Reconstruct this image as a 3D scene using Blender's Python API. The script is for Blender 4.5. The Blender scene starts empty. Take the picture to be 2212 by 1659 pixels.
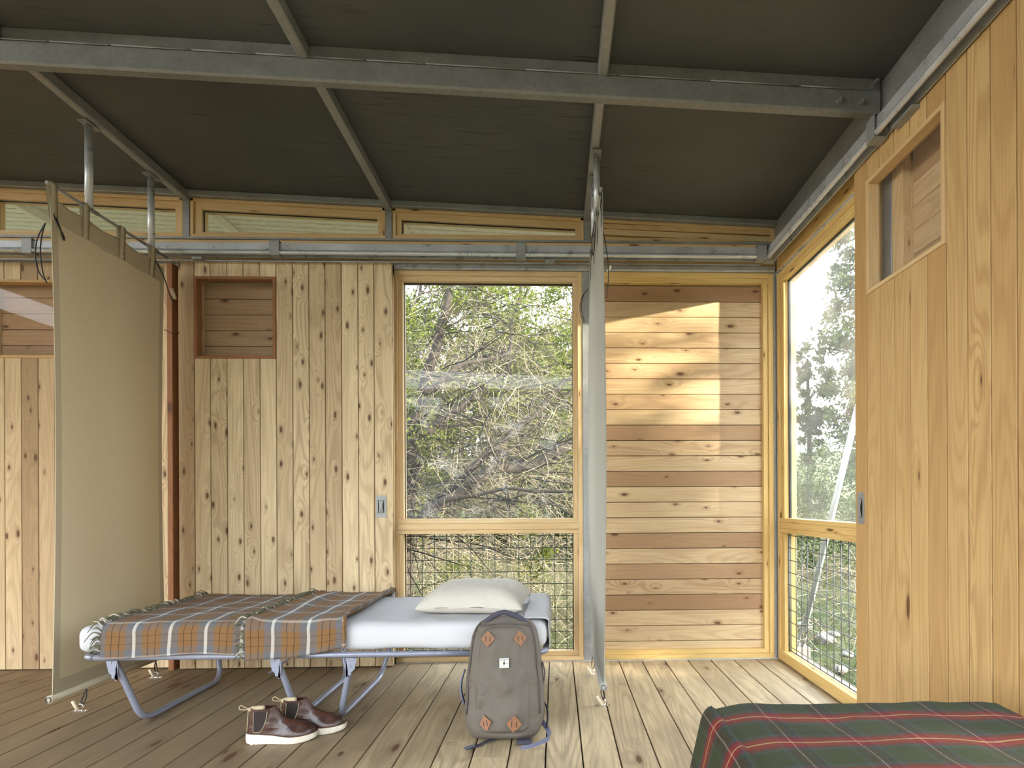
import bpy, math, random
import numpy as np
from mathutils import Vector, Matrix, noise

SC = bpy.context.scene
COL = SC.collection
random.seed(7)
NR = np.random.RandomState(5)

# ------------------------------------------------------------------ camera
F_PX, W_PX = 1210.0, 2212.0
YAW, ROLL = math.radians(1.705), 0.0045
cam_d = bpy.data.cameras.new('camera')
cam = bpy.data.objects.new('camera', cam_d)
COL.objects.link(cam)
cam_d.sensor_width = 36.0
cam_d.sensor_fit = 'HORIZONTAL'
cam_d.lens = F_PX * 36.0 / W_PX
cam_d.shift_x = -(1237.02 - 1106.0) / W_PX
cam_d.shift_y = (1083.84 - 829.5) / W_PX
cam_d.clip_start, cam_d.clip_end = 0.05, 300
fwd = Vector((math.sin(YAW), math.cos(YAW), 0))
r0 = Vector((math.cos(YAW), -math.sin(YAW), 0)); u0 = Vector((0, 0, 1))
rgt = math.cos(ROLL) * r0 - math.sin(ROLL) * u0
upv = math.sin(ROLL) * r0 + math.cos(ROLL) * u0
cam.matrix_world = Matrix(((rgt.x, upv.x, -fwd.x, 0), (rgt.y, upv.y, -fwd.y, 0), (rgt.z, upv.z, -fwd.z, 1.0), (0, 0, 0, 1)))
SC.camera = cam

# ------------------------------------------------------------------ world, sun, exposure
world = bpy.data.worlds.new('sky'); SC.world = world
world.use_nodes = True
wn = world.node_tree; wn.nodes.clear()
wo = wn.nodes.new('ShaderNodeOutputWorld'); wb = wn.nodes.new('ShaderNodeBackground')
wtc = wn.nodes.new('ShaderNodeTexCoord'); wsep = wn.nodes.new('ShaderNodeSeparateXYZ')
wr = wn.nodes.new('ShaderNodeValToRGB')
wr.color_ramp.elements[0].position = 0.0; wr.color_ramp.elements[0].color = (0.97, 0.97, 0.95, 1)
wr.color_ramp.elements[1].position = 0.6; wr.color_ramp.elements[1].color = (0.72, 0.86, 1.0, 1)
wn.links.new(wtc.outputs['Generated'], wsep.inputs[0]); wn.links.new(wsep.outputs['Z'], wr.inputs[0])
wn.links.new(wr.outputs[0], wb.inputs[0]); wn.links.new(wb.outputs[0], wo.inputs[0])
wb.inputs[1].default_value = 2.9

sun_d = bpy.data.lights.new('sun', 'SUN'); sun = bpy.data.objects.new('sun', sun_d); COL.objects.link(sun)
sun_d.energy = 10.0; sun_d.color = (1.0, 0.90, 0.70); sun_d.angle = math.radians(0.9)
sun.rotation_euler = Vector((-1.0, 0.37, -0.195)).to_track_quat('-Z', 'Y').to_euler()
sun.location = (12, -3, 6)

SC.view_settings.view_transform = 'Standard'
SC.view_settings.look = 'None'
SC.view_settings.exposure = 1.95
SC.view_settings.gamma = 1.0
SC.view_settings.use_curve_mapping = False
SC.cycles.max_bounces = 14
SC.cycles.diffuse_bounces = 8
SC.cycles.transparent_max_bounces = 24
SC.cycles.sample_clamp_indirect = 6.0

# ================================================================== mesh helpers
class MB:
    """collects faces; every face carries uv in metres and a tint pair"""
    def __init__(s):
        s.v = []; s.f = []; s.uv = []; s.ti = []; s.sm = []; s.mi = []
    def face(s, idx, uvs, tint=(0, 0), smooth=False, mi=0):
        s.f.append(tuple(idx)); s.uv.append(list(uvs)); s.ti.append(tint); s.sm.append(smooth); s.mi.append(mi)
    def bar(s, p0, p1, w, t, side=None, ch=0.0, tint=None, mi=0, uoff=None, sm=False):
        """chamfered bar p0->p1; w along side, t across"""
        p0, p1 = Vector(p0), Vector(p1)
        d = (p1 - p0).normalized()
        side = Vector(side) if side is not None else (Vector((1, 0, 0)) if abs(d.x) < .8 else Vector((0, 1, 0)))
        side = (side - d * side.dot(d)).normalized()
        up = d.cross(side).normalized()
        a, b = w / 2, t / 2
        if ch > 0:
            c = min(ch, a * .9, b * .9)
            cs = [(-a, -b + c), (-a, b - c), (-a + c, b), (a - c, b), (a, b - c), (a, -b + c), (a - c, -b), (-a + c, -b)]
        else:
            cs = [(-a, -b), (-a, b), (a, b), (a, -b)]
        s.prism(cs, p0, p1, side, up, tint, mi, uoff, sm)
    def prism(s, cs, p0, p1, side, up, tint=None, mi=0, uoff=None, sm=False):
        p0, p1 = Vector(p0), Vector(p1)
        L = (p1 - p0).length
        if tint is None: tint = (random.random() * .35, random.random())
        if not isinstance(tint, tuple): tint = (tint, random.random())
        uo, vo = (random.random() * 60, random.random() * 60) if uoff is None else uoff
        n = len(cs); base = len(s.v)
        for e in (p0, p1):
            for (x, y) in cs: s.v.append(e + side * x + up * y)
        per = [0.0]
        for i in range(n):
            q = cs[(i + 1) % n]; per.append(per[-1] + math.hypot(q[0] - cs[i][0], q[1] - cs[i][1]))
        for i in range(n):
            j = (i + 1) % n
            s.face((base + i, base + n + i, base + n + j, base + j), ((uo, vo + per[i]), (uo + L, vo + per[i]), (uo + L, vo + per[i + 1]), (uo, vo + per[i + 1])), tint, sm, mi)
        s.face([base + i for i in range(n)], [(uo + c[0] * .3, vo + c[1]) for c in cs], tint, False, mi)
        s.face([base + n + i for i in reversed(range(n))], [(uo + c[0] * .3, vo + c[1]) for c in reversed(cs)], tint, False, mi)
    def box(s, x0, x1, y0, y1, z0, z1, axis='z', ch=0.0, tint=None, mi=0):
        cx, cy, cz = (x0 + x1) / 2, (y0 + y1) / 2, (z0 + z1) / 2
        if axis == 'x': s.bar((x0, cy, cz), (x1, cy, cz), y1 - y0, z1 - z0, (0, 1, 0), ch, tint, mi)
        elif axis == 'y': s.bar((cx, y0, cz), (cx, y1, cz), x1 - x0, z1 - z0, (1, 0, 0), ch, tint, mi)
        else: s.bar((cx, cy, z0), (cx, cy, z1), x1 - x0, y1 - y0, (1, 0, 0), ch, tint, mi)
    def tube(s, pts, r, n=10, tint=(0, 0), mi=0, closed=False, cap=True, smooth=True, sub=0, flat=None):
        pts = [Vector(p) for p in pts]
        rs = list(r) if isinstance(r, (list, tuple)) else [r] * len(pts)
        if sub: pts, rs = catmull(pts, rs, sub, closed)
        m = len(pts); base = len(s.v)
        tang = []
        for i in range(m):
            a = pts[(i - 1) % m] if (closed or i > 0) else pts[i]
            b = pts[(i + 1) % m] if (closed or i < m - 1) else pts[i]
            t = (b - a)
            tang.append(t.normalized() if t.length > 1e-9 else Vector((0, 0, 1)))
        ref = Vector((0, 0, 1)) if abs(tang[0].z) < .9 else Vector((1, 0, 0))
        nx = tang[0].cross(ref).normalized()
        L = 0.0; Ls = []
        for i in range(m):
            if i: L += (pts[i] - pts[i - 1]).length
            Ls.append(L)
            nx = (nx - tang[i] * nx.dot(tang[i]))
            nx = nx.normalized() if nx.length > 1e-9 else tang[i].orthogonal().normalized()
            ny = tang[i].cross(nx)
            for k in range(n):
                a = 2 * math.pi * k / n
                fx, fy = (1, 1) if flat is None else flat
                s.v.append(pts[i] + nx * math.cos(a) * rs[i] * fx + ny * math.sin(a) * rs[i] * fy)
        seg = m if closed else m - 1
        for i in range(seg):
            i2 = (i + 1) % m
            for k in range(n):
                k2 = (k + 1) % n
                v0, v1 = k / n * 6.28 * rs[i], (k + 1) / n * 6.28 * rs[i]
                s.face((base + i * n + k, base + i * n + k2, base + i2 * n + k2, base + i2 * n + k),
                       ((Ls[i], v0), (Ls[i], v1), (Ls[i] + .01 if i2 == 0 else Ls[i2], v1), (Ls[i] + .01 if i2 == 0 else Ls[i2], v0)), tint, smooth, mi)
        if cap and not closed:
            s.face([base + k for k in reversed(range(n))], [(0, 0)] * n, tint, False, mi)
            s.face([base + (m - 1) * n + k for k in range(n)], [(0, 0)] * n, tint, False, mi)
    def grid(s, fn, nu, nv, tint=(0, 0), smooth=True, mi=0, closed_u=False, uvfn=None):
        """fn(i/nu, j/nv) -> point"""
        base = len(s.v)
        mu = nu if closed_u else nu + 1
        for j in range(nv + 1):
            for i in range(mu): s.v.append(Vector(fn(i / nu, j / nv)))
        uvfn = uvfn or (lambda a, b: (a, b))
        for j in range(nv):
            for i in range(nu):
                i2 = (i + 1) % mu
                s.face((base + j * mu + i, base + j * mu + i2, base + (j + 1) * mu + i2, base + (j + 1) * mu + i),
                       (uvfn(i / nu, j / nv), uvfn((i + 1) / nu, j / nv), uvfn((i + 1) / nu, (j + 1) / nv), uvfn(i / nu, (j + 1) / nv)), tint, smooth, mi)
    def poly(s, pts, tint=(0, 0), mi=0, uv=None):
        base = len(s.v)
        s.v += [Vector(p) for p in pts]
        s.face(range(base, base + len(pts)), uv or [(p[0], p[1]) for p in pts], tint, False, mi)
    def disc(s, c, nrm, r, h, n=12, tint=(0, 0), mi=0):
        nrm = Vector(nrm).normalized(); c = Vector(c)
        s.tube([c, c + nrm * h], r, n, tint, mi, smooth=False)
    def build(s, name, mats, parent=None, origin=None, mods=None):
        o_ = Vector(origin or (0, 0, 0))
        if origin is None:
            q = parent
            while q is not None: o_ = o_ + Vector(q.location); q = q.parent
        me = bpy.data.meshes.new(name)
        me.from_pydata([tuple(v - o_) for v in s.v], [], s.f)
        uvl = me.uv_layers.new(name='UVMap'); til = me.uv_layers.new(name='Tint')
        fl = [c for u in s.uv for p in u for c in p]
        uvl.data.foreach_set('uv', fl)
        tl = [c for u, t in zip(s.uv, s.ti) for _ in u for c in t]
        til.data.foreach_set('uv', tl)
        me.polygons.foreach_set('use_smooth', s.sm)
        me.polygons.foreach_set('material_index', s.mi)
        mats = mats if isinstance(mats, (list, tuple)) else [mats]
        for m in mats: me.materials.append(m)
        me.update()
        o = bpy.data.objects.new(name, me); COL.objects.link(o)
        if parent is not None: o.parent = parent
        else: o.location = o_
        return o

def catmull(pts, rs, sub, closed=False):
    m = len(pts); op = []; orr = []
    segs = m if closed else m - 1
    for i in range(segs):
        g = (lambda k: pts[k % m]) if closed else (lambda k: pts[max(0, min(m - 1, k))])
        p0, p1, p2, p3 = g(i - 1), g(i), g(i + 1), g(i + 2)
        for q in range(sub):
            t = q / sub
            op.append(0.5 * ((2 * p1) + (p2 - p0) * t + (2 * p0 - 5 * p1 + 4 * p2 - p3) * t * t + (3 * p1 - p0 - 3 * p2 + p3) * t ** 3))
            orr.append(rs[i % m] * (1 - t) + rs[(i + 1) % m] * t)
    if not closed: op.append(pts[-1]); orr.append(rs[-1])
    return op, orr

def fillet(pts, r, n=6):
    """round the corners of a polyline"""
    pts = [Vector(p) for p in pts]; out = [pts[0]]
    for i in range(1, len(pts) - 1):
        a, b, c = pts[i - 1], pts[i], pts[i + 1]
        d0 = (a - b); d1 = (c - b)
        q = min(r, d0.length * .49, d1.length * .49)
        s0 = b + d0.normalized() * q; s1 = b + d1.normalized() * q
        for k in range(n + 1):
            t = k / n
            out.append(s0 * (1 - t) ** 2 + b * 2 * t * (1 - t) + s1 * t * t)
    out.append(pts[-1])
    return out

def empty(name, loc, rz=0.0):
    o = bpy.data.objects.new(name, None); COL.objects.link(o)
    o.location = loc; o.rotation_euler = (0, 0, rz)
    o.empty_display_size = .1
    return o
def tag(o, label, cat, group=None, kind=None):
    o['label'] = label; o['category'] = cat
    if group: o['group'] = group
    if kind: o['kind'] = kind
    return o
def structure(o): o['kind'] = 'structure'; return o
def np_mesh(name, verts, faces, mats, mi=None, parent=None, origin=(0, 0, 0), smooth=False, uv=None):
    me = bpy.data.meshes.new(name)
    verts = np.asarray(verts, dtype=np.float32) - np.asarray(origin, dtype=np.float32)
    faces = np.asarray(faces, dtype=np.int32)
    k = faces.shape[1]
    me.vertices.add(len(verts)); me.vertices.foreach_set('co', verts.ravel())
    me.loops.add(faces.size); me.loops.foreach_set('vertex_index', faces.ravel())
    me.polygons.add(len(faces)); me.polygons.foreach_set('loop_start', np.arange(0, faces.size, k, dtype=np.int32))
    me.polygons.foreach_set('loop_total', np.full(len(faces), k, dtype=np.int32))
    for m in (mats if isinstance(mats, (list, tuple)) else [mats]): me.materials.append(m)
    me.update(calc_edges=True); me.validate()
    o = bpy.data.objects.new(name, me); COL.objects.link(o)
    if parent is not None: o.parent = parent
    else: o.location = origin
    return o

# ================================================================== materials
class NT:
    def __init__(s, name):
        s.m = bpy.data.materials.new(name); s.m.use_nodes = True
        s.t = s.m.node_tree; s.t.nodes.clear()
        s.out = s.t.nodes.new('ShaderNodeOutputMaterial')
    def n(s, typ, **kw):
        x = s.t.nodes.new(typ)
        for k, v in kw.items():
            if k in ('inp',):
                for a, b in v.items(): s.set(x, a, b)
            else: setattr(x, k, v)
        return x
    def set(s, node, key, val):
        sock = node.inputs[key]
        if isinstance(val, bpy.types.NodeSocket): s.t.links.new(val, sock)
        elif isinstance(val, bpy.types.Node): s.t.links.new(val.outputs[0], sock)
        else:
            if hasattr(sock.default_value, '__len__') and isinstance(val, (tuple, list)) and len(val) == 3 and len(sock.default_value) == 4: val = (*val, 1)
            sock.default_value = val
    def math(s, op, a, b=0.0, c=None, clamp=False):
        x = s.n('ShaderNodeMath', operation=op, use_clamp=clamp)
        s.set(x, 0, a); s.set(x, 1, b)
        if c is not None: s.set(x, 2, c)
        return x.outputs[0]
    def mix(s, fac, a, b, blend='MIX'):
        x = s.n('ShaderNodeMix', data_type='RGBA', blend_type=blend)
        s.set(x, 0, fac); s.set(x, 6, a); s.set(x, 7, b)
        return x.outputs[2]
    def ramp(s, fac, els, interp='LINEAR'):
        x = s.n('ShaderNodeValToRGB'); cr = x.color_ramp; cr.interpolation = interp
        while len(cr.elements) < len(els): cr.elements.new(0.5)
        for e, (p, c) in zip(cr.elements, els):
            e.position = p; e.color = (*c, 1) if len(c) == 3 else c
        s.set(x, 0, fac)
        return x.outputs[0]
    def mapr(s, v, a, b, c=0.0, d=1.0, smooth=False):
        x = s.n('ShaderNodeMapRange', interpolation_type='SMOOTHSTEP' if smooth else 'LINEAR')
        for k, q in enumerate((v, a, b, c, d)): s.set(x, k, q)
        return x.outputs[0]
    def noise(s, vec, scale=5.0, detail=3.0, rough=.5, dist=0.0, out=0):
        x = s.n('ShaderNodeTexNoise')
        if vec is not None: s.set(x, 'Vector', vec)
        s.set(x, 'Scale', scale); s.set(x, 'Detail', detail); s.set(x, 'Roughness', rough); s.set(x, 'Distortion', dist)
        return x.outputs[out]
    def uv(s, name='UVMap'):
        return s.n('ShaderNodeUVMap', uv_map=name).outputs[0]
    def obj(s): return s.n('ShaderNodeTexCoord').outputs['Object']
    def sep(s, v):
        x = s.n('ShaderNodeSeparateXYZ'); s.set(x, 0, v); return x.outputs
    def comb(s, a, b, c=0.0):
        x = s.n('ShaderNodeCombineXYZ'); s.set(x, 0, a); s.set(x, 1, b); s.set(x, 2, c); return x.outputs[0]
    def bump(s, h, strength=.2, dist=.002):
        x = s.n('ShaderNodeBump'); s.set(x, 'Height', h); s.set(x, 'Strength', strength); s.set(x, 'Distance', dist); return x.outputs[0]
    def principled(s, col, rough=.6, metal=0.0, nrm=None, spec=.4, trans=0.0):
        b = s.n('ShaderNodeBsdfPrincipled')
        s.set(b, 'Base Color', col); s.set(b, 'Roughness', rough); s.set(b, 'Metallic', metal); s.set(b, 'Specular IOR Level', spec)
        if nrm is not None: s.set(b, 'Normal', nrm)
        return b.outputs[0]
    def done(s, sh):
        s.t.links.new(sh, s.out.inputs[0]); return s.m

def wood(name, light, mid, dark, knot=(.10, .045, .02), knots=.5, ring=.5, rough=.62, kscale=(3.2, 8.5), bump=.25, grey=0.0):
    T = NT(name)
    uv = T.uv(); s = T.sep(uv); u, v = s[0], s[1]
    ti = T.sep(T.uv('Tint')); tr, tg = ti[0], ti[1]
    # knots
    vo = T.n('ShaderNodeTexVoronoi', voronoi_dimensions='2D', feature='F1')
    T.set(vo, 'Vector', T.comb(T.math('MULTIPLY', u, kscale[0]), T.math('MULTIPLY', v, kscale[1]))); T.set(vo, 'Scale', 1.0)
    cs = T.sep(vo.outputs['Color'])
    pres = T.math('GREATER_THAN', T.math('ADD', cs[0], T.math('MULTIPLY', T.math('SUBTRACT', tg, .5), .5)), 1.0 - knots)
    size = T.math('ADD', T.math('MULTIPLY', cs[1], .070), .020)
    dist = vo.outputs['Distance']
    wob = T.noise(T.comb(T.math('MULTIPLY', u, 30), T.math('MULTIPLY', v, 60)), 1.0, 2.0)
    dist2 = T.math('ADD', dist, T.math('MULTIPLY', T.math('SUBTRACT', wob, .5), .05))
    km = T.math('MULTIPLY', T.mapr(T.math('SUBTRACT', dist2, size), .03, -.015, 0, 1, True), pres)
    halo = T.math('MULTIPLY', T.mapr(T.math('SUBTRACT', dist2, size), .16, .0, 0, 1, True), pres)
    near = T.math('MULTIPLY', T.mapr(dist, .5, .05, 0, 1, True), pres)
    # growth rings
    n1 = T.noise(T.comb(T.math('MULTIPLY', u, .55), T.math('ADD', T.math('MULTIPLY', v, 5.5), T.math('MULTIPLY', near, .35))), 1.0, 1.5, .4)
    rg = T.math('SINE', T.math('MULTIPLY', n1, 120.0))
    rg = T.mapr(rg, -.2, 1.0, 0, 1)
    fine = T.noise(T.comb(T.math('MULTIPLY', u, 2.2), T.math('MULTIPLY', T.math('ADD', v, T.math('MULTIPLY', near, .01)), 150.0)), 1.0, 3.0, .6)
    blot = T.noise(T.comb(T.math('MULTIPLY', u, 1.6), T.math('MULTIPLY', v, 9.0)), 1.0, 3.0, .55)
    ramt = T.math('MULTIPLY', rg, T.math('ADD', T.math('MULTIPLY', tg, ring), .12))
    base = T.mix(T.mapr(tr, 0, 1), light, mid)
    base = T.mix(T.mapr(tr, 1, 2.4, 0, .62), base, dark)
    base = T.mix(T.mapr(blot, .42, .75, 0, .55), base, mid)
    base = T.mix(ramt, base, T.mix(.5, mid, dark))
    base = T.mix(T.mapr(fine, .35, .75, 0, .38), base, dark)
    if grey: base = T.mix(T.mapr(T.noise(T.comb(T.math('MULTIPLY', u, 3.0), T.math('MULTIPLY', v, 12.0)), 1.0, 4.0, .7), .45, .7, 0, grey), base, (.10, .085, .065))
    base = T.mix(T.math('MULTIPLY', halo, .45), base, dark)
    base = T.mix(T.math('MULTIPLY', km, .9), base, knot)
    h = T.math('SUBTRACT', T.math('MULTIPLY', fine, .6), T.math('MULTIPLY', rg, .25))
    return T.done(T.principled(base, rough, 0, T.bump(h, bump, .002), .3))

M = {}
M['cedar'] = wood('cedar_boards', (.66, .50, .29), (.43, .275, .15), (.24, .125, .06), knots=.48, kscale=(4.2, 9.5))
M['cedar_door'] = wood('cedar_door_boards', (.78, .625, .39), (.49, .355, .205), (.22, .14, .075), knots=.50, kscale=(4.4, 11.0))
M['cedar_warm'] = wood('warm_cedar_boards', (.60, .415, .19), (.46, .285, .115), (.29, .15, .055), knots=.22, kscale=(1.8, 8.5))
M['redwood'] = wood('redwood_casing', (.36, .17, .07), (.27, .11, .045), (.14, .05, .02), knots=.08)
M['pine_bounce'] = wood('pine_trim_bounce', (.70, .51, .21), (.58, .38, .13), (.38, .20, .06), knots=.25, kscale=(3.0, 14.0), ring=.25)  # pine yellowed, warm bounce on the right side put into the colour
M['pine'] = wood('pine_trim', (.68, .535, .32), (.58, .37, .15), (.38, .20, .08), knots=.30, kscale=(3.0, 14.0), ring=.25)
M['deck'] = wood('deck_boards', (.57, .44, .265), (.33, .24, .14), (.13, .088, .052), knots=.42, kscale=(2.2, 6.5), grey=.35, rough=.55)
M['soffit'] = wood('soffit_wood', (.42, .3, .16), (.3, .2, .1), (.16, .1, .05), knots=.1)

def galv(name, c=(.30, .305, .30), rough=.45, metal=.35, spangle=.5, streak=True):
    T = NT(name); p = T.obj()
    vo = T.n('ShaderNodeTexVoronoi'); T.set(vo, 'Vector', p); T.set(vo, 'Scale', 70.0)
    n1 = T.noise(p, 9.0, 4.0, .6)
    n2 = T.noise(p, 60.0, 4.0, .7)
    f = T.math('ADD', T.math('MULTIPLY', T.sep(vo.outputs['Color'])[0], .3 * spangle), T.math('MULTIPLY', n1, .7))
    col = T.mix(T.mapr(f, .25, .8), tuple(x * .78 for x in c), tuple(min(1, x * 1.25) for x in c))
    col = T.mix(T.mapr(n2, .62, .75, 0, .35), col, tuple(min(1, x * 2) for x in c))
    return T.done(T.principled(col, T.mapr(n1, .3, .7, rough - .08, rough + .14), metal, T.bump(n2, .12, .001), .5))
M['galv'] = galv('galvanised_steel')
M['galv_dark'] = galv('dull_galvanised_steel', (.21, .21, .20), .55, .3)
M['zinc'] = galv('bright_zinc', (.56, .58, .60), .30, .45, .15)

def plain(name, col, rough=.6, metal=0.0, spec=.4, var=.12, scale=30.0, bump=.1):
    T = NT(name); p = T.obj()
    n1 = T.noise(p, scale, 4.0, .6)
    c = T.mix(T.mapr(n1, .3, .7), tuple(x * (1 - var) for x in col), tuple(min(1, x * (1 + var)) for x in col))
    return T.done(T.principled(c, rough, metal, T.bump(n1, bump, .001), spec))
M['black'] = plain('black_rubber', (.012, .012, .013), .5)
M['chrome'] = plain('chrome', (.75, .75, .76), .16, 1.0, var=.03)
M['cotpaint'] = plain('grey_lavender_paint', (.27, .285, .355), .34, .25, .5, .06)
M['bark'] = plain('juniper_bark', (.022, .017, .013), .95, var=.5, scale=14, bump=.8)
M['twig'] = plain('dry_twig', (.185, .155, .11), .9, var=.35, scale=9)
M['offwhite'] = plain('white_painted_steel', (.78, .75, .68), .5, .1)
M['rock'] = plain('pale_limestone', (.17, .16, .14), .9, var=.3, scale=12, bump=.6)
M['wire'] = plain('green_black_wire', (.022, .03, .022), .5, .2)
M['wirelit'] = plain('lit_mesh_wire', (.16, .165, .16), .45, .5)  # paler copy of the mesh wire, light put into its colour
M['bone'] = plain('wooden_toggle', (.62, .53, .38), .55)
M['leather'] = plain('tan_leather_patch', (.23, .105, .052), .65, var=.15, scale=80)
M['strap'] = plain('dark_plum_webbing', (.045, .040, .058), .7, var=.2, scale=200)
M['slate'] = plain('blue_grey_webbing', (.115, .12, .18), .7, var=.1)
M['elastic'] = plain('black_brown_elastic', (.022, .015, .013), .8, var=.2, scale=200)
M['tabtan'] = plain('beige_pull_tab', (.52, .42, .26), .75, var=.18, scale=60)
M['sole'] = plain('white_wedge_sole', (.66, .60, .49), .6, var=.12, scale=50)
M['welt'] = plain('brown_welt', (.10, .05, .03), .6)
M['labelwhite'] = plain('white_label', (.58, .565, .52), .7, var=.02)
M['ink'] = plain('black_ink', (.02, .02, .02), .7)
M['yellow'] = plain('yellow_ink', (.75, .55, .06), .7)

def leather():
    T = NT('brown_pebbled_leather'); p = T.obj()
    n1 = T.noise(p, 22, 4.0, .6); n2 = T.noise(p, 260, 2.0, .5); n3 = T.noise(p, 45, 3.0, .6, 1.5)
    c = T.mix(T.mapr(n1, .35, .7), (.036, .015, .010), (.085, .034, .020))
    h = T.math('ADD', T.math('MULTIPLY', n2, .25), n3)
    return T.done(T.principled(c, T.mapr(n1, .3, .7, .26, .42), 0, T.bump(h, .35, .003), .6))
M['bootleather'] = leather()

def fabric(name, a, b, scale=900, rough=.85, wr=.4, trans=0.0, bumpd=.004, wscale=9):
    T = NT(name); p = T.obj()
    n1 = T.noise(p, scale, 2.0, .5); n2 = T.noise(p, wscale, 3.0, .5, .6)
    c = T.mix(T.mapr(n1, .3, .7), a, b)
    nr = T.bump(T.math('ADD', T.math('MULTIPLY', n1, .05), n2), wr, bumpd)
    sh = T.principled(c, rough, 0, nr, .25)
    if trans:
        tl = T.n('ShaderNodeBsdfTranslucent'); T.set(tl, 'Color', c); T.set(tl, 'Normal', nr)
        mx = T.n('ShaderNodeMixShader'); T.set(mx, 0, trans); T.t.links.new(sh, mx.inputs[1]); T.t.links.new(tl.outputs[0], mx.inputs[2])
        sh = mx.outputs[0]
    return T.done(sh)
M['sheet'] = fabric('white_cotton', (.49, .48, .49), (.545, .54, .555), 700, wr=.35, bumpd=.012, wscale=7)
M['pillow'] = fabric('ecru_linen', (.46, .43, .375), (.52, .485, .42), 500, wr=.4, bumpd=.01, wscale=14)
M['canvas'] = fabric('khaki_canvas', (.66, .58, .405), (.74, .655, .465), 350, wr=.15, trans=.14, bumpd=.006, wscale=5)
M['canvas_dim'] = fabric('dim_canvas', (.40, .385, .33), (.46, .445, .385), 350, wr=.15, trans=.12, bumpd=.006, wscale=5)  # greyer copy of the same canvas, its dimness put into the colour
M['hem_dim'] = fabric('dim_canvas_hem', (.36, .35, .30), (.42, .405, .35), 350, wr=.15, trans=.1)  # hem to match, shade in its colour as well
M['hem'] = fabric('khaki_canvas_hem', (.50, .44, .31), (.57, .50, .36), 350, wr=.15, trans=.12)
M['packcloth'] = fabric('taupe_nylon', (.115, .096, .078), (.15, .127, .104), 1200, rough=.62, wr=.7, bumpd=.03, wscale=8)
M['packdark'] = fabric('dark_taupe_nylon', (.075, .062, .055), (.10, .085, .075), 1200, rough=.62, wr=.5, bumpd=.02)

def ceiling_mat():
    T = NT('dark_stained_plywood'); p = T.obj(); s = T.sep(p)
    n1 = T.noise(p, 1.3, 3.0, .5)
    st = T.noise(T.comb(T.math('MULTIPLY', s[0], 3.0), T.math('MULTIPLY', s[1], 60.0)), 1.0, 4.0, .65)
    msk = T.mapr(T.noise(p, 2.6, 2.0), .45, .62)
    c = T.mix(T.mapr(n1, .3, .7), (.064, .068, .066), (.094, .097, .091))
    c = T.mix(T.math('MULTIPLY', T.mapr(st, .56, .66), T.math('MULTIPLY', msk, .75)), c, (.03, .028, .022))
    vo = T.n('ShaderNodeTexVoronoi'); T.set(vo, 'Vector', p); T.set(vo, 'Scale', 2.2)
    c = T.mix(T.mapr(vo.outputs['Distance'], .045, .02, 0, .9), c, (.02, .018, .014))
    return T.done(T.principled(c, .6, 0, T.bump(st, .12, .002), .3))
M['ceiling'] = ceiling_mat()

def glass_mat():
    """clear pane with a thin film of dust on it"""
    T = NT('dusty_glass'); p = T.obj()
    lw = T.n('ShaderNodeLayerWeight'); T.set(lw, 'Blend', .5)
    sch = T.math('ADD', T.math('MULTIPLY', T.math('POWER', lw.outputs['Facing'], 5.0), .9), .011)
    tr = T.n('ShaderNodeBsdfTransparent'); gl = T.n('ShaderNodeBsdfGlossy'); T.set(gl, 'Roughness', .0)
    m1 = T.n('ShaderNodeMixShader'); T.set(m1, 0, sch); T.t.links.new(tr.outputs[0], m1.inputs[1]); T.t.links.new(gl.outputs[0], m1.inputs[2])
    df = T.n('ShaderNodeBsdfDiffuse'); T.set(df, 'Color', (.9, .88, .82)); tl = T.n('ShaderNodeBsdfTranslucent'); T.set(tl, 'Color', (.9, .88, .82))
    m2 = T.n('ShaderNodeMixShader'); T.set(m2, 0, .5); T.t.links.new(df.outputs[0], m2.inputs[1]); T.t.links.new(tl.outputs[0], m2.inputs[2])
    dust = T.mapr(T.noise(p, 4.0, 5.0, .65), .3, .75, DUST * .6, DUST * 1.6)
    m3 = T.n('ShaderNodeMixShader'); T.set(m3, 0, dust); T.t.links.new(m1.outputs[0], m3.inputs[1]); T.t.links.new(m2.outputs[0], m3.inputs[2])
    return T.done(m3.outputs[0])
DUST = .022
M['glass'] = glass_mat()
DUST = .05
M['glass_hazy'] = glass_mat()

def leafmat(name, a, b):
    T = NT(name); p = T.obj()
    n1 = T.noise(p, 3.0, 3.0, .6)
    c = T.mix(T.mapr(n1, .35, .65), a, b)
    df = T.n('ShaderNodeBsdfDiffuse'); T.set(df, 'Color', c); tl = T.n('ShaderNodeBsdfTranslucent'); T.set(tl, 'Color', c)
    m2 = T.n('ShaderNodeMixShader'); T.set(m2, 0, .4); T.t.links.new(df.outputs[0], m2.inputs[1]); T.t.links.new(tl.outputs[0], m2.inputs[2])
    return T.done(m2.outputs[0])
M['leaf'] = leafmat('juniper_leaf', (.035, .050, .010), (.125, .150, .028))
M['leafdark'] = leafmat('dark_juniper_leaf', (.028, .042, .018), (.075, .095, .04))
M['grass'] = leafmat('dry_grass', (.14, .125, .06), (.06, .08, .025))

def ground_mat():
    T = NT('dry_grassy_ground'); p = T.obj()
    n1 = T.noise(p, .6, 3.0, .5); n2 = T.noise(p, 9.0, 5.0, .7); n3 = T.noise(p, 60.0, 3.0, .7)
    c = T.mix(T.mapr(n1, .4, .6), (.075, .07, .035), (.04, .055, .018))
    c = T.mix(T.mapr(n2, .45, .65), c, (.12, .11, .065)); c = T.mix(T.mapr(n3, .5, .7, 0, .6), c, (.07, .06, .04))
    return T.done(T.principled(c, .95, 0, T.bump(n2, .8, .05), .1))
M['ground'] = ground_mat()

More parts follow.
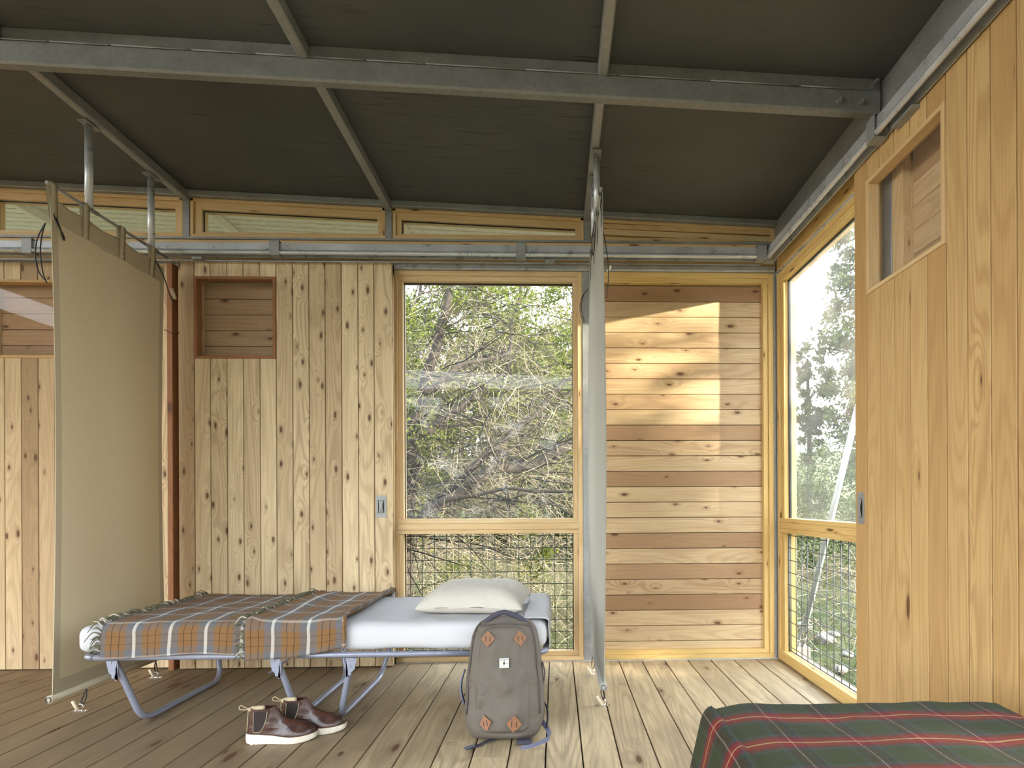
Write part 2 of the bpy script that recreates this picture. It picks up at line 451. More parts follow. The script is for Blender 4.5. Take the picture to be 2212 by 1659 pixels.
def tartan(name, P, across, along, fuzz=.25, wl=.06, wh=.54):
    """woven check: across = stripes seen along u, along = stripes seen along v; lists of (start, colour)"""
    T = NT(name); s = T.sep(T.uv()); u, v = s[0], s[1]
    wob = T.math('MULTIPLY', T.math('SUBTRACT', T.noise(T.comb(T.math('MULTIPLY', u, 14.0), T.math('MULTIPLY', v, 14.0)), 1.0, 2.0), .5), .006)
    ju = T.math('MULTIPLY', T.math('SUBTRACT', T.noise(T.comb(T.math('MULTIPLY', u, 400.0), T.math('MULTIPLY', v, 400.0)), 1.0, 1.0), .5), .004)
    fu = T.math('FRACT', T.math('DIVIDE', T.math('ADD', u, T.math('ADD', wob, ju)), P))
    fv = T.math('FRACT', T.math('DIVIDE', T.math('ADD', v, T.math('ADD', wob, ju)), P))
    cu = T.ramp(fu, across, 'CONSTANT'); cv = T.ramp(fv, along, 'CONSTANT')
    # twill: diagonal alternation of the two yarns
    tw = T.math('FRACT', T.math('MULTIPLY', T.math('ADD', u, v), 1 / .0052))
    tw2 = T.math('FRACT', T.math('MULTIPLY', u, 1 / .0026))
    w = T.mapr(T.math('ABSOLUTE', T.math('SUBTRACT', tw, .5)), .1, .4, wl, wh)
    c = T.mix(w, cu, cv)
    fz = T.noise(T.comb(T.math('MULTIPLY', u, 700.0), T.math('MULTIPLY', v, 700.0)), 1.0, 2.0, .7)
    c = T.mix(T.mapr(fz, .35, .75, 0, fuzz), c, T.mix(.5, c, (.0, .0, .0)))
    c = T.mix(T.mapr(fz, .45, .2, 0, fuzz * .4), c, T.mix(.2, c, (.5, .5, .35)))
    b = T.n('ShaderNodeBsdfPrincipled'); T.set(b, 'Base Color', c); T.set(b, 'Roughness', .95); T.set(b, 'Specular IOR Level', .1)
    T.set(b, 'Sheen Weight', .06); T.set(b, 'Normal', T.bump(T.math('ADD', fz, T.math('MULTIPLY', w, .5)), .5, .003))
    return T.done(b.outputs[0])
OR, GY, WH, BK, BR = (.225, .122, .050), (.14, .14, .15), (.66, .62, .56), (.035, .022, .018), (.22, .13, .065)
set1 = [(0, WH), (.045, GY), (.235, OR), (.38, BK), (.405, OR), (.595, BK), (.62, OR), (.765, GY), (.955, WH)]
M['plaid'] = tartan('brown_plaid_wool', .155, set1, set1, .3, .10, .60)
GR, SL, RD, YE, MR, NV, PK = (.026, .032, .006), (.034, .044, .036), (.21, .008, .008), (.40, .26, .09), (.036, .010, .007), (.013, .012, .028), (.34, .23, .21)
RB = (.11, .016, .008)
setV = [(0, GR), (.17, SL), (.24, RB), (.32, RD), (.42, YE), (.455, RD), (.56, RB), (.64, SL), (.71, GR)]
setU = [(0, GR), (.30, SL), (.38, MR), (.52, PK), (.545, MR), (.66, NV), (.72, SL), (.80, GR)]
M['tartan'] = tartan('green_red_tartan_wool', .143, setU, setV, .45, .42, .88)
M['fringe1'] = plain('olive_brown_yarn', (.13, .12, .075), .95, var=.6, scale=120)
M['fringew'] = plain('cream_yarn', (.62, .58, .5), .95)
M['fringe2'] = plain('olive_yarn', (.13, .105, .03), .95, var=.4, scale=120)

# ================================================================== the room
def zc(x, y=3.515): return 2.828 - .0408 * x + .018 * (3.515 - y)
WY, XR, XL, YB = 3.515, 1.40, -4.77, -1.19      # faces of back, right, left and rear walls
PX = [-3.50, -2.265, -1.031, .204]              # centre lines of the posts and purlins
BZ = .0985                                      # board module

# ---- floor: boards running front to back
mb = MB()
fx = -5.5 + .0
gap0 = .2445                                    # one measured joint
k0 = int(math.floor((-4.9 - gap0) / .1449))
joints = {}
for k in range(k0, 12):
    x0, x1 = gap0 + k * .1449, gap0 + (k + 1) * .1449
    if x0 > XR + .05: break
    rr = random.Random(k * 13 + 5)
    js = {0: [], 1: [1.72], 2: []}.get(k, [rr.uniform(-.9, 2.2)] if rr.random() < .45 else [])
    if k == -4: js = [2.20]
    if k == -5: js = [2.36]
    if k == -8: js = [2.28]
    ys = [-1.3] + js + [WY - .002]
    for a, b in zip(ys[:-1], ys[1:]):
        t = rr.uniform(-.1, .45) + min(1, max(0, (-.45 - x0) / .9)) * 1.75  # boards darken leftwards: weathering and shade both put into the tint
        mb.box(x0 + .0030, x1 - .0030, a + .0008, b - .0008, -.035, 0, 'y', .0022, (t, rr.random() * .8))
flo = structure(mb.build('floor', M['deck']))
mb = MB(); mb.box(-4.95, 1.6, -1.4, 3.62, -.12, -.04, 'x', 0, 1.0)
structure(mb.build('trim_1', M['black']))

# ---- ceiling: stained plywood sheets above the purlins
mb = MB()
ys = [-1.25, 0, 1.165, 2.34, 3.64]; xs = [-4.85] + PX + [1.50]
for x0, x1 in zip(xs[:-1], xs[1:]):
    for y0, y1 in zip(ys[:-1], ys[1:]):
        p = [(x0, y0), (x1, y0), (x1, y1), (x0, y1)]
        b = [(x, y, zc(x, y)) for x, y in p]; t = [(x, y, zc(x, y) + .02) for x, y in p]
        q = b + t
        base = len(mb.v); mb.v += [Vector(a) for a in q]
        for f in ((0, 3, 2, 1), (4, 5, 6, 7), (0, 1, 5, 4), (1, 2, 6, 5), (2, 3, 7, 6), (3, 0, 4, 7)):
            mb.face([base + i for i in f], [(q[i][0], q[i][1]) for i in f])
structure(mb.build('ceiling', M['ceiling']))

# ---- corrugated roof sheet above, with its eaves
mb = MB()
pit = .062; prof = [(0, 0), (.048, 0), (.050, .012), (.058, .012), (.060, 0)]
y = -1.6; x0, x1 = -5.45, 1.60
pts = []
while y < 4.5:
    for a, h in prof: pts.append((y + a, h))
    y += pit
off = .035
for (ya, ha), (yb, hb) in zip(pts[:-1], pts[1:]):
    P = [(x0, ya, zc(x0, ya) + off + ha), (x1, ya, zc(x1, ya) + off + ha), (x1, yb, zc(x1, yb) + off + hb), (x0, yb, zc(x0, yb) + off + hb)]
    Q = [(a, b, c + .003) for a, b, c in P]
    mb.poly(P); mb.poly(list(reversed(Q)))
    mb.poly([P[0], P[3], Q[3], Q[0]])
    mb.poly([P[2], P[1], Q[1], Q[2]])
rs = mb.build('corrugated_roof', M['offwhite'])
tag(rs, 'off-white corrugated metal roof sheet seen past the high windows', 'roof', kind='structure')

# ---- purlins, beams, posts
def purlin(x, y0, y1, label, mat='galv', h=.06, w=.042):
    m = MB(); m.bar((x, y0, zc(x, y0) - h / 2 - .001), (x, y1, zc(x, y1) - h / 2 - .001), w, h, (1, 0, 0), .006, (0, 0))
    o = m.build('steel_purlin', M[mat], origin=(x, (y0 + y1) / 2, zc(x)))
    return tag(o, label, 'beam', kind='thing')
purlin(PX[1], 2.388, 3.505, 'galvanised steel purlin above the wide khaki canvas screen, two drop rods hang from it')
purlin(PX[2], 2.388, 3.505, 'bare galvanised steel purlin running from the deep beam to the back wall over the cot')
purlin(PX[3], 2.388, 3.505, 'galvanised steel purlin above the edge-on canvas screen')
purlin(PX[0], 2.388, 3.505, 'galvanised steel purlin beyond the left edge of the photo')
purlin(PX[1], -1.15, 2.338, 'short end of steel purlin in the top left corner of the photo')
purlin(PX[2], -1.15, 2.338, 'steel purlin in front of the deep beam, the one left of centre')
purlin(PX[3], -1.15, 2.338, 'steel purlin in front of the deep beam, above the canvas edge')
m = MB(); m.bar((-4.8, 2.364, zc(-4.8, 2.34) - .098), (1.385, 2.364, zc(1.385, 2.34) - .098), .048, .098, (0, 1, 0), .008, (0, 0))
m.bar((-4.8, 2.368, zc(-4.8, 2.34) - .0245), (1.385, 2.368, zc(1.385, 2.34) - .0245), .048, .049, (0, 1, 0), .002, (0, 0))
bm_ = m.build('steel_beam', M['galv_dark'], origin=(-1.7, 2.36, zc(-1.7, 2.34)))
tag(bm_, 'deep galvanised steel beam crossing the whole ceiling', 'beam', kind='thing')
m = MB()
xa = -4.7
rr = random.Random(4)
while xa < 1.2:
    L = rr.uniform(.18, .42)
    m.tube([(xa, 2.341, zc(xa, 2.34) - .05), (min(xa + L, 1.3), 2.341, zc(min(xa + L, 1.3), 2.34) - .05)], .0035, 6)
    xa += L + .012
m.build('weld_bead', M['galv'], bm_)
for bx, bz in ((1.205, -.108), (1.300, -.108), (1.355, -.03)):
    m = MB(); zz = zc(bx, 2.34) + bz
    m.disc((bx, 2.341, zz), (0, -1, 0), .017, .004, 16); m.disc((bx, 2.337, zz), (0, -1, 0), .0135, .012, 6)
    m.disc((bx, 2.325, zz), (0, -1, 0), .007, .018, 12)
    m.build('bolt', M['galv_dark'], bm_)
# edge beams along the walls
m = MB(); m.bar((-4.8, WY - .002, zc(-4.8) - .018), (1.40, WY - .002, zc(1.4) - .018), .05, .036, (0, 1, 0), .003, (0, 0))
tag(m.build('eave_angle', M['galv'], origin=(-1.7, WY, zc(-1.7))), 'narrow galvanised steel angle where the ceiling meets the back wall', 'beam', kind='thing')
m = MB()
m.bar((1.425, YB, zc(1.4, YB) - .095), (1.425, WY + .02, zc(1.4) - .095), .05, .19, (1, 0, 0), .004, (0, 0))
tag(m.build('side_beam', M['galv'], origin=(1.42, 1.1, 2.7)), 'galvanised steel beam sloping down the ceiling edge above the right-hand sliding door', 'beam', kind='thing')

def post(x, y, z0, z1, wx, wy, label, mat='galv'):
    m = MB(); m.box(x - wx / 2, x + wx / 2, y - wy / 2, y + wy / 2, z0, z1, 'z', .003, (0, 0))
    return tag(m.build('steel_post', M[mat], origin=(x, y, z0)), label, 'post', kind='thing')
post(.196, WY + .03, 0, 2.447, .052, .07, 'galvanised steel post between the tree window and the horizontal board panel')
post(1.392, WY + .03, 0, 2.447, .016, .07, 'slim galvanised steel post in the back right corner')
post(PX[1], WY + .03, 0, 2.447, .04, .07, 'steel post behind the bottom of the wide canvas screen')
post(PX[0], WY + .03, 0, 2.447, .04, .07, 'steel post left of the photo frame')
post(PX[2] , WY + .03, 0, 2.447, .036, .06, 'steel post hidden behind the leading edge of the back sliding door')
post(1.46, 2.375, 0, zc(1.46, 2.34) - .19, .06, .07, 'blue-grey steel post seen through the window of the right-hand sliding door')
for i, (x, t) in enumerate(((PX[1], 'left of the longest high window'), (PX[2], 'between the two high windows over the cot'), (PX[3], 'right of the shortest high window'))):
    m = MB(); m.box(x - .02, x + .02, WY - .004, WY + .05, 2.641, zc(x) - .03, 'z', .002, (0, 0))
    tag(m.build('steel_mullion', M['galv'], origin=(x, WY, 2.64)), 'short steel upright ' + t, 'post', kind='thing')

# ---- framed board panels and windows of the back wall
def frame_back(m, x0, x1, mid=True, mat_t=None):
    """wood casing of one bay between x0 and x1 on the back wall"""
    y = WY
    t = lambda: (random.random() * .3, random.random())
    m.box(x0, x0 + .030, y, y + .09, .032, 2.442, 'z', .002, t()); m.box(x1 - .030, x1, y, y + .09, .032, 2.442, 'z', .002, t())
    m.box(x0, x1, y, y + .09, .004, .032, 'x', .002, t()); m.box(x0 + .030, x1 - .030, y, y + .09, 2.414, 2.446, 'x', .002, t())
    # inner frame
    a, b = x0 + .030, x1 - .030
    m.box(a, a + .030, y + .014, y + .09, .058, 2.388, 'z', .002, t()); m.box(b - .030, b, y + .014, y + .09, .058, 2.388, 'z', .002, t())
    m.box(a, b, y + .014, y + .09, .032, .060, 'x', .002, t()); m.box(a, b, y + .010, y + .09, 2.384, 2.414, 'x', .002, t())
    return a + .030, b - .030

def mesh_wires(m, ax, c, a0, a1, z0, z1, p=.0759, r=.0022, off=0.0):
    """welded wire mesh in the plane ax=c"""
    k = a0 + off
    P = (lambda a, z, d=0: (a, c + d, z)) if ax == 'y' else (lambda a, z, d=0: (c + d, a, z))
    while k < a1:
        m.tube([P(k, z0), P(k, z1)], r, 6); k += p
    z = z1 - .018
    while z > z0:
        m.tube([P(a0, z, -2 * r), P(a1, z, -2 * r)], r, 6); z -= p

def window_bay(name, x0, x1):
    e = empty(name, ((x0 + x1) / 2, WY, 0)); structure(e)
    m = MB(); a, b = frame_back(m, x0, x1)
    m.box(a - .03, b + .03, WY + .004, WY + .09, .866, .896, 'x', .002); m.box(a - .03, b + .03, WY - .006, WY + .085, .828, .866, 'x', .003); m.box(a - .03, b + .03, WY + .002, WY + .09, .802, .828, 'x', .002)
    m.build('window_frame', M['pine'], e)
    m = MB(); m.box(a - .01, b + .01, WY + .052, WY + .057, .885, 2.396, 'z', 0, (0, 0)); m.build('window_pane', M['glass'], e)
    m = MB(); m.box(a - .001, b + .001, WY + .048, WY + .062, 2.378, 2.387, 'x'); m.box(a - .001, a + .003, WY + .048, WY + .062, .896, 2.386, 'z'); m.box(b - .003, b + .001, WY + .048, WY + .062, .896, 2.386, 'z')
    m.build('glazing_gasket', M['black'], e)
    m = MB(); mesh_wires(m, 'y', WY + .05, a + .002, b - .002, .060, .803, off=.03)
    for xx in (a + .003, b - .003): m.tube([(xx, WY + .05, .06), (xx, WY + .05, .803)], .004, 6)
    m.tube([(a, WY + .05, .066), (b, WY + .05, .066)], .003, 6)
    m.build('wire_mesh', M['wire'], e)
    return e
window_bay('window_1', -1.012, .170)

def board_bay(name, x0, x1, tints=None):
    e = empty(name, ((x0 + x1) / 2, WY, 0)); structure(e)
    m = MB(); a, b = frame_back(m, x0, x1); m.build('panel_frame', M['pine_bounce' if x0 > 0 else 'pine'], e)
    m = MB(); z = 2.372; i = 0
    while z > .06:
        t = None
        if tints: t = tints.get(i, (random.random() * .18, random.random() * .6))
        m.box(a - .004, b + .004, WY + .045, WY + .067, max(z - BZ + .0036, .05), z, 'x', .0015, t)
        z -= BZ; i += 1
    m.build('cladding_boards', M['cedar'], e)
    m = MB(); m.box(a - .004, b + .004, WY + .0675, WY + .076, .05, 2.38, 'x', 0, 1.0); m.build('backing_sheet', M['black'], e)
    return e
DK = {0: (2.1, .9), 9: (1.3, .5), 12: (1.6, .95), 16: (1.7, .6), 18: (1.2, .5), 20: (2.3, .95), 5: (.5, .4), 7: (.6, .6), 10: (.35, .8), 19: (.5, 1)}
board_bay('wall_back', .222, 1.384, DK)
board_bay('wall_back', -2.245, -1.049, {i: (.6 + .5 * random.random(), .5) for i in range(30)})
board_bay('wall_back', -3.48, -2.285, {i: (.9 + .5 * random.random(), .5) for i in range(30)})
board_bay('wall_back', -4.75, -3.52)

# header band, steel strips and track above the bays
m = MB(); m.box(-4.8, 1.40, WY + .004, WY + .09, 2.478, 2.627, 'x', .002, (.3, .5)); structure(m.build('trim_2', M['pine']))
m = MB(); m.box(-4.8, 1.40, WY - .006, WY + .08, 2.6275, 2.640, 'x', .001, (0, 0)); structure(m.build('trim_3', M['galv']))
m = MB()
m.box(-4.8, 1.39, WY - .012, WY + .03, 2.448, 2.4775, 'x', .002, (0, 0)); m.box(-4.8, 1.39, WY - .019, WY - .012, 2.470, 2.4775, 'x'); m.box(-4.8, 1.39, WY - .019, WY - .012, 2.455, 2.460, 'x')
tag(m.build('steel_track', M['zinc'], origin=(0, WY, 2.46)), 'slim zinc channel directly above the tree window and the horizontal board panel', 'track')
m = MB(); m.box(-4.8, 1.40, WY - .006, WY + .06, -.03, .004, 'x', .001, (0, 0)); structure(m.build('trim_4', M['zinc']))

# clerestory windows
def clerestory(name, x0, x1, ox0, ox1):
    e = empty(name, ((x0 + x1) / 2, WY, 2.64)); structure(e)
    m = MB(); zb = 2.641
    t = lambda: (.25 + random.random() * .3, random.random())
    T0, T1 = zc(x0) - .037, zc(x1) - .037
    m.box(x0, x1, WY, WY + .08, zb, zb + .020, 'x', .002, t()); m.box(x0, x1, WY + .012, WY + .08, zb + .020, zb + .036, 'x', .001, t())
    m.box(x0, x0 + .02, WY, WY + .08, zb + .02, T0, 'z', .002, t()); m.box(x1 - .02, x1, WY, WY + .08, zb + .02, T1 - .0, 'z', .002, t())
    m.box(x0 + .02, ox0, WY + .0125, WY + .08, zb + .036, T0 - .061, 'z', .002, t()); m.box(ox1, x1 - .02, WY + .0125, WY + .08, zb + .036, T1 - .060, 'z', .002, t())
    m.bar((x0, WY + .04, T0 - .010), (x1, WY + .04, T1 - .010), .08, .020, (0, 1, 0), .002, t())
    m.bar((x0 + .02, WY + .046, T0 - .041), (x1 - .02, WY + .046, T1 - .041), .068, .042, (0, 1, 0), .002, t())
    m.build('window_frame', M['pine'], e)
    m = MB(); m.bar((ox0, WY + .034, zc(ox0) - .1025), (ox1, WY + .034, zc(ox1) - .1025), .004, .006, (0, 1, 0)); m.box(ox0, ox0 + .004, WY + .03, WY + .04, zb + .036, zc(ox0) - .10, 'z')
    m.build('glazing_gasket', M['black'], e)
    m = MB(); base = 0
    q = [(ox0 - .005, zb + .03), (ox1 + .005, zb + .03), (ox1 + .005, zc(ox1) - .09), (ox0 - .005, zc(ox0) - .09)]
    f0 = [(x, WY + .045, z) for x, z in q]; f1 = [(x, WY + .049, z) for x, z in q]
    m.poly(list(f0)); m.poly(list(reversed(f1)))
    m.build('window_pane', M['glass'], e)
clerestory('window_2', PX[1] + .022, PX[2] - .022, -2.18, -1.105)
clerestory('window_3', PX[2] + .022, PX[3] - .022, -.956, .130)
clerestory('window_4', PX[0] + .022, PX[1] - .022, -3.42, -2.34)
clerestory('window_5', -4.75, PX[0] - .022, -4.68, -3.58)
e = empty('wall_back', (.8, WY, 2.64)); structure(e)
m = MB(); x0, x1 = .226, 1.398
m.bar((x0, WY + .02, zc(x0) - .047), (x1, WY + .02, zc(x1) - .047), .03, .019, (0, 1, 0), .001, (.5, .5))
m.bar((x0, WY + .024, zc(x0) - .078), (x1 - .02, WY + .024, zc(x1) - .064), .03, .030, (0, 1, 0), .002, (.6, .9))
m.bar((x0, WY + .024, zc(x0) - .113), (x1 - .02, WY + .024, 2.665), .03, .036, (0, 1, 0), .002, (.2, .3))
m.box(x0, x1 - .02, WY + .012, WY + .04, 2.641, 2.668, 'x', .002, (.5, .5))
m.box(x1 - .025, x1, WY, WY + .04, 2.641, zc(x1) - .05, 'z', .002, (.4, .2))
m.box(x0, x1, WY + .035, WY + .05, 2.641, 2.75, 'x', 0, (1, .1))
m.build('infill_boards', M['pine'], e)

# outside extensions of the purlins under the eave, behind the high windows
for i, x in enumerate(PX + [1.40]):
    m = MB(); m.bar((x, WY + .09, zc(x, 3.6) - .005), (x, 4.48, zc(x, 4.48) - .005), .042, .06, (1, 0, 0), .004, (0, 0))
    o = m.build('eave_rafter', M['offwhite'], origin=(x, 4, zc(x)))
    tag(o, ['pale rafter under the eave beyond the photo\'s left edge', 'pale diagonal rafter seen through the left end of the high window behind the canvas rods', 'pale rafter seen through the left tip of the middle high window', 'pale rafter hidden above the tree window', 'pale rafter at the outer right corner of the eave'][i], 'rafter', kind='thing')

# ---- sliding-door rail on both walls
def rail(name, axis, c, a0, a1, z0, z1, sgn, label, clips, cl):
    """face of the rail at coordinate c, body on the side sgn"""
    e = empty(name, (0, 0, 0)); tag(e, label, 'rail')
    m = MB(); d = .045
    h = z1 - z0
    prof = [(0, h), (0, h * .44), (.005, h * .40), (.005, h * .37), (-.006, h * .33), (-.011, h * .24), (-.012, h * .16), (-.009, h * .06), (-.002, 0), (.004, 0), (.004, h * .8), (d - .004, h * .8), (d - .004, 0), (d, 0), (d, h)]
    cs = []
    for x, zz in prof: cs.append((x, zz))
    if axis == 'x': p0, p1, side, up = (a0, c, z0), (a1, c, z0), Vector((0, sgn, 0)), Vector((0, 0, 1))
    else: p0, p1, side, up = (c, a0, z0), (c, a1, z0), Vector((sgn, 0, 0)), Vector((0, 0, 1))
    m.prism(cs, p0, p1, side, up, (0, 0))
    m.build('rail_channel', M['zinc'], e)
    for k in clips:
        m = MB(); w = .028
        for (x0_, x1_, zz0, zz1) in ((-.013, -.009, z0 - .004, z1 + .010), (-.013, d + .02, z1 + .008, z1 + .012), (-.013, d, z0 - .008, z0 - .004)):
            lo, hi = sorted((c + sgn * x0_, c + sgn * x1_))
            if axis == 'x': m.box(k - w, k + w, lo, hi, zz0, zz1, 'x', 0, (0, 0))
            else: m.box(lo, hi, k - w, k + w, zz0, zz1, 'y', 0, (0, 0))
        m.build('rail_bracket', M['galv'], e)
    # thin flashing and stops under the rail
    m = MB()
    if axis == 'x':
        m.box(a0, a1, c + .05, c + .054, z0 - .022, z0 - .014, 'x')
        for k in cl: m.box(k - .028, k + .028, c + .02, c + .06, z0 - .020, z0 - .006, 'x')
    else:
        for k in cl: m.box(c + .02, c + .06, k - .06, k + .06, z0 - .02, z0 - .008, 'y')
    m.build('rail_stop', M['galv'], e)
    return e
rail('door_rail', 'x', 3.36, -4.7, 1.265, 2.469, 2.537, 1, 'long zinc box rail running along the back wall above the sliding door', [-4.3, -3.07, -1.652, -.203, 1.25], [-.03, -2.12, -2.5])
rail('door_rail', 'y', 1.293, -1.1, 3.40, 2.464, 2.540, 1, 'zinc box rail running towards the camera along the right-hand wall', [2.235, .8, 3.38], [2.08])

# ---- sliding doors
def slide_door(name, ax, face, a0, a1, z0, z1, edges, tints, mat, win, casing, handle, thick=.045, frame_extra=True):
    """boards on the face plane; ax='y' door lies in plane Y=face (coordinate a = x); ax='x' plane X=face (a = y)"""
    org = ((a0 + a1) / 2, face, 0) if ax == 'y' else (face, (a0 + a1) / 2, 0)
    e = empty(name, org); structure(e)
    def B(m, p0, p1, d0, d1, q0, q1, grain, ch, t):
        if ax == 'y': m.box(p0, p1, face + d0, face + d1, q0, q1, {'a': 'x', 'z': 'z'}[grain], ch, t)
        else: m.box(face + d0, face + d1, p0, p1, q0, q1, {'a': 'y', 'z': 'z'}[grain], ch, t)
    m = MB()
    wx0, wx1, wz0, wz1 = win
    for i, (p, q) in enumerate(zip(edges[:-1], edges[1:])):
        lo, hi = min(p, q) + .0024, max(p, q) - .0024
        t = tints[i % len(tints)]
        cen = (lo + hi) / 2
        if wx0 < cen < wx1:
            B(m, lo, hi, 0, .02, z0, wz0, 'z', .0014, (t[0] * .8, t[1])); B(m, lo, hi, 0, .02, wz1, z1, 'z', .0014, t)
        else: B(m, lo, hi, 0, .02, z0, z1, 'z', .0014, t)
    m.build('door_boards', M[mat], e)
    m = MB()   # carcass behind the boards
    for (p0, p1, q0, q1, g) in ((a0, a0 + .06, z0, z1, 'z'), (a1 - .06, a1, z0, z1, 'z'), (a0, a1, z0, z0 + .06, 'a'), (a0, a1, z1 - .06, z1, 'a')):
        B(m, p0, p1, .0205, thick, q0, q1, g, .001, (.6, .4))
    m.build('door_frame', M['cedar_warm'], e)
    m = MB()
    B(m, a0 + .001, wx0, .0202, .031, z0 + .001, z1 - .001, 'z', 0, (1, .1)); B(m, wx1, a1 - .001, .0202, .031, z0 + .001, z1 - .001, 'z', 0, (1, .1)); B(m, wx0, wx1, .0202, .031, z0 + .001, wz0, 'z', 0, (1, .1)); B(m, wx0, wx1, .0202, .031, wz1, z1 - .001, 'z', 0, (1, .1))
    m.build('backing_sheet', M['black'], e)
    m = MB(); c = .017
    B(m, wx0, wx0 + c, -.006, thick, wz0, wz1, 'z', .001, (.3, .3)); B(m, wx1 - c, wx1, -.006, thick, wz0, wz1, 'z', .001, (.3, .3))
    B(m, wx0 + c, wx1 - c, -.006, thick, wz0, wz0 + c, 'a', .001, (.2, .3)); B(m, wx0 + c, wx1 - c, -.006, thick, wz1 - c, wz1, 'a', .001, (.5, .3))
    m.build('window_casing', M[casing], e)
    m = MB(); B(m, wx0 + c, wx1 - c, .036, .040, wz0 + c, wz1 - c, 'z', 0, (0, 0)); m.build('window_pane', M['glass'], e)
    if handle:
        hx0, hx1, hz0, hz1 = handle
        m = MB(); bx = .013
        for (p0, p1, q0, q1) in ((hx0, hx0 + bx, hz0, hz1), (hx1 - bx, hx1, hz0, hz1), (hx0 + bx, hx1 - bx, hz0, hz0 + .028), (hx0 + bx, hx1 - bx, hz1 - .028, hz1)):
            B(m, p0, p1, -.003, 0, q0, q1, 'z', .0005, (0, 0))
        for p in (hx0 + .008, hx1 - .008):
            for q in (hz0 + .009, hz1 - .009):
                if ax == 'y': m.disc((p, face - .003, q), (0, -1, 0), .0032, .0015, 8)
                else: m.disc((face - .003, p, q), (-1, 0, 0), .0032, .0015, 8)
        h = m.build('door_handle', M['galv'], e)
        m = MB(); B(m, hx0 + bx, hx1 - bx, -.0008, 0, hz0 + .028, hz1 - .028, 'z', 0, (0, 0)); m.build('recess', M['black'], h)
        m = MB(); hc = (hx0 + hx1) / 2; hw = (hx1 - hx0) / 2 - bx - .003
        def pull(u, v):
            zz = hz0 + .03 + v * (hz1 - hz0 - .06); w = hw * (.62 + .38 * abs(2 * v - 1) ** 2)
            a = hc + (u * 2 - 1) * w; d = -.002 - .006 * (1 - (2 * v - 1) ** 2) - .002 * math.cos((u * 2 - 1) * 1.4)
            return (a, face + d, zz) if ax == 'y' else (face + d, a, zz)
        m.grid(pull, 6, 14); m.build('pull', M['galv'], h)
    return e

LX = [-2.270, -2.174, -2.079, -1.981, -1.884, -1.785, -1.688, -1.590, -1.492, -1.395, -1.297, -1.198, -1.102, -.992]
rr = random.Random(11)
ltints = [(1.25, .9), (.15, .4), (.35, .7), (.0, .3), (.5, .8), (-.1, .2), (.4, .5), (.15, .9), (.6, .5), (.75, .9), (.1, .2), (.1, .5), (.3, .8)]
slide_door('door_1', 'y', 3.44, -2.270, -.992, .006, 2.456, LX, ltints, 'cedar_door', (-2.172, -1.688, 1.872, 2.368), 'redwood', (-1.094, -1.031, .909, 1.042))
AX = [-3.61 + i * .0985 for i in range(14)]
atints = [(.5, .3), (.2, .4), (.1, .5), (.2, .8), (1.5, 1.0), (.5, .6)] + [(rr.random(), rr.random()) for _ in range(8)]
slide_door('door_2', 'y', 3.47, -3.61, -2.335, .006, 2.456, AX, [(.4, .3), (.2, .3), (.3, .3), (.25, .3), (1.9, 1.0), (.8, .3)] + atints[6:], 'cedar_door', (-3.512, -2.92, 1.880, 2.352), 'cedar_warm', None)
RX = [2.479 - i * .0985 for i in range(14)]
rtints = [(.7, .3), (.15, .3), (.25, .3), (.1, .5), (-.1, .2), (.9, .5), (.2, .5), (.1, .9), (.55, .6)] + [(rr.random() * .6, rr.random()) for _ in range(6)]
slide_door('door_3', 'x', 1.345, 1.20, 2.479, .006, 2.468, RX, rtints, 'cedar_warm', (1.888, 2.374, 1.884, 2.372), 'pine', (2.404, 2.460, .897, 1.036))
# rollers
for i, (x, t) in enumerate(((-2.04, 'above the small square window of the back sliding door'), (-1.198, 'near the leading edge of the back sliding door'))):
    m = MB(); m.tube([(x, 3.452, 2.452), (x, 3.452, 2.485)], .006, 8); m.disc((x, 3.452, 2.470), (0, 0, 1), .014, .007, 6); m.disc((x, 3.452, 2.456), (0, 0, 1), .010, .006, 6)
    o = m.build('roller_bolt', M['chrome'], origin=(x, 3.452, 2.456)); tag(o, 'small silver hanger bolt ' + t, 'bolt', 'hanger bolts of the back sliding door')
# redwood post by the canvas
m = MB(); m.box(-2.332, -2.300, 3.435, 3.515, 0, 2.445, 'z', .002, (.6, .5)); tag(m.build('jamb_post', M['redwood'], origin=(-2.31, 3.47, 0)), 'dark reddish timber jamb between the canvas screen and the back sliding door', 'post', kind='thing')

# ---- right wall: framed window and clad bay behind the door
e = empty('window_6', (XR, 2.95, 0)); structure(e)
m = MB(); t = lambda: (random.random() * .3, random.random())
y0, y1 = 2.41, WY - .045
X0, X1 = XR, XR + .09
m.box(X0, X1, y0, y1 + .03, .004, .068, 'y', .003, t())
m.box(X0, X1, y1 - .003, y1 + .03, .068, 2.394, 'z', .002, t()); m.box(X0, X1, y0, y0 + .03, .068, 2.394, 'z', .002, t())
m.box(X0 + .012, X1, y1 - .045, y1 - .003, .068, 2.36, 'z', .002, t()); m.box(X0 + .012, X1, y0 + .03, y0 + .07, .068, 2.36, 'z', .002, t())
m.box(X0 + .004, X1, y0 + .03, y1 - .003, 2.362, 2.396, 'y', .002, t()); m.box(X0, X1, y0, y1 + .03, 2.396, 2.424, 'y', .002, t())
m.box(X0, X1, y0 + .03, y1 - .003, .868, .893, 'y', .002, t()); m.box(X0 - .006, X1, y0 + .03, y1 - .003, .832, .868, 'y', .003, t()); m.box(X0, X1, y0 + .03, y1 - .003, .803, .832, 'y', .002, t())
m.build('window_frame', M['pine_bounce'], e)
m = MB(); m.box(X0 + .046, X0 + .051, y0 + .06, y1 - .035, .885, 2.37, 'z', 0, (0, 0)); m.build('window_pane', M['glass_hazy'], e)
m = MB()
for zz in (2.355,): m.box(X0 + .040, X0 + .056, y0 + .07, y1 - .045, zz, zz + .008, 'y')
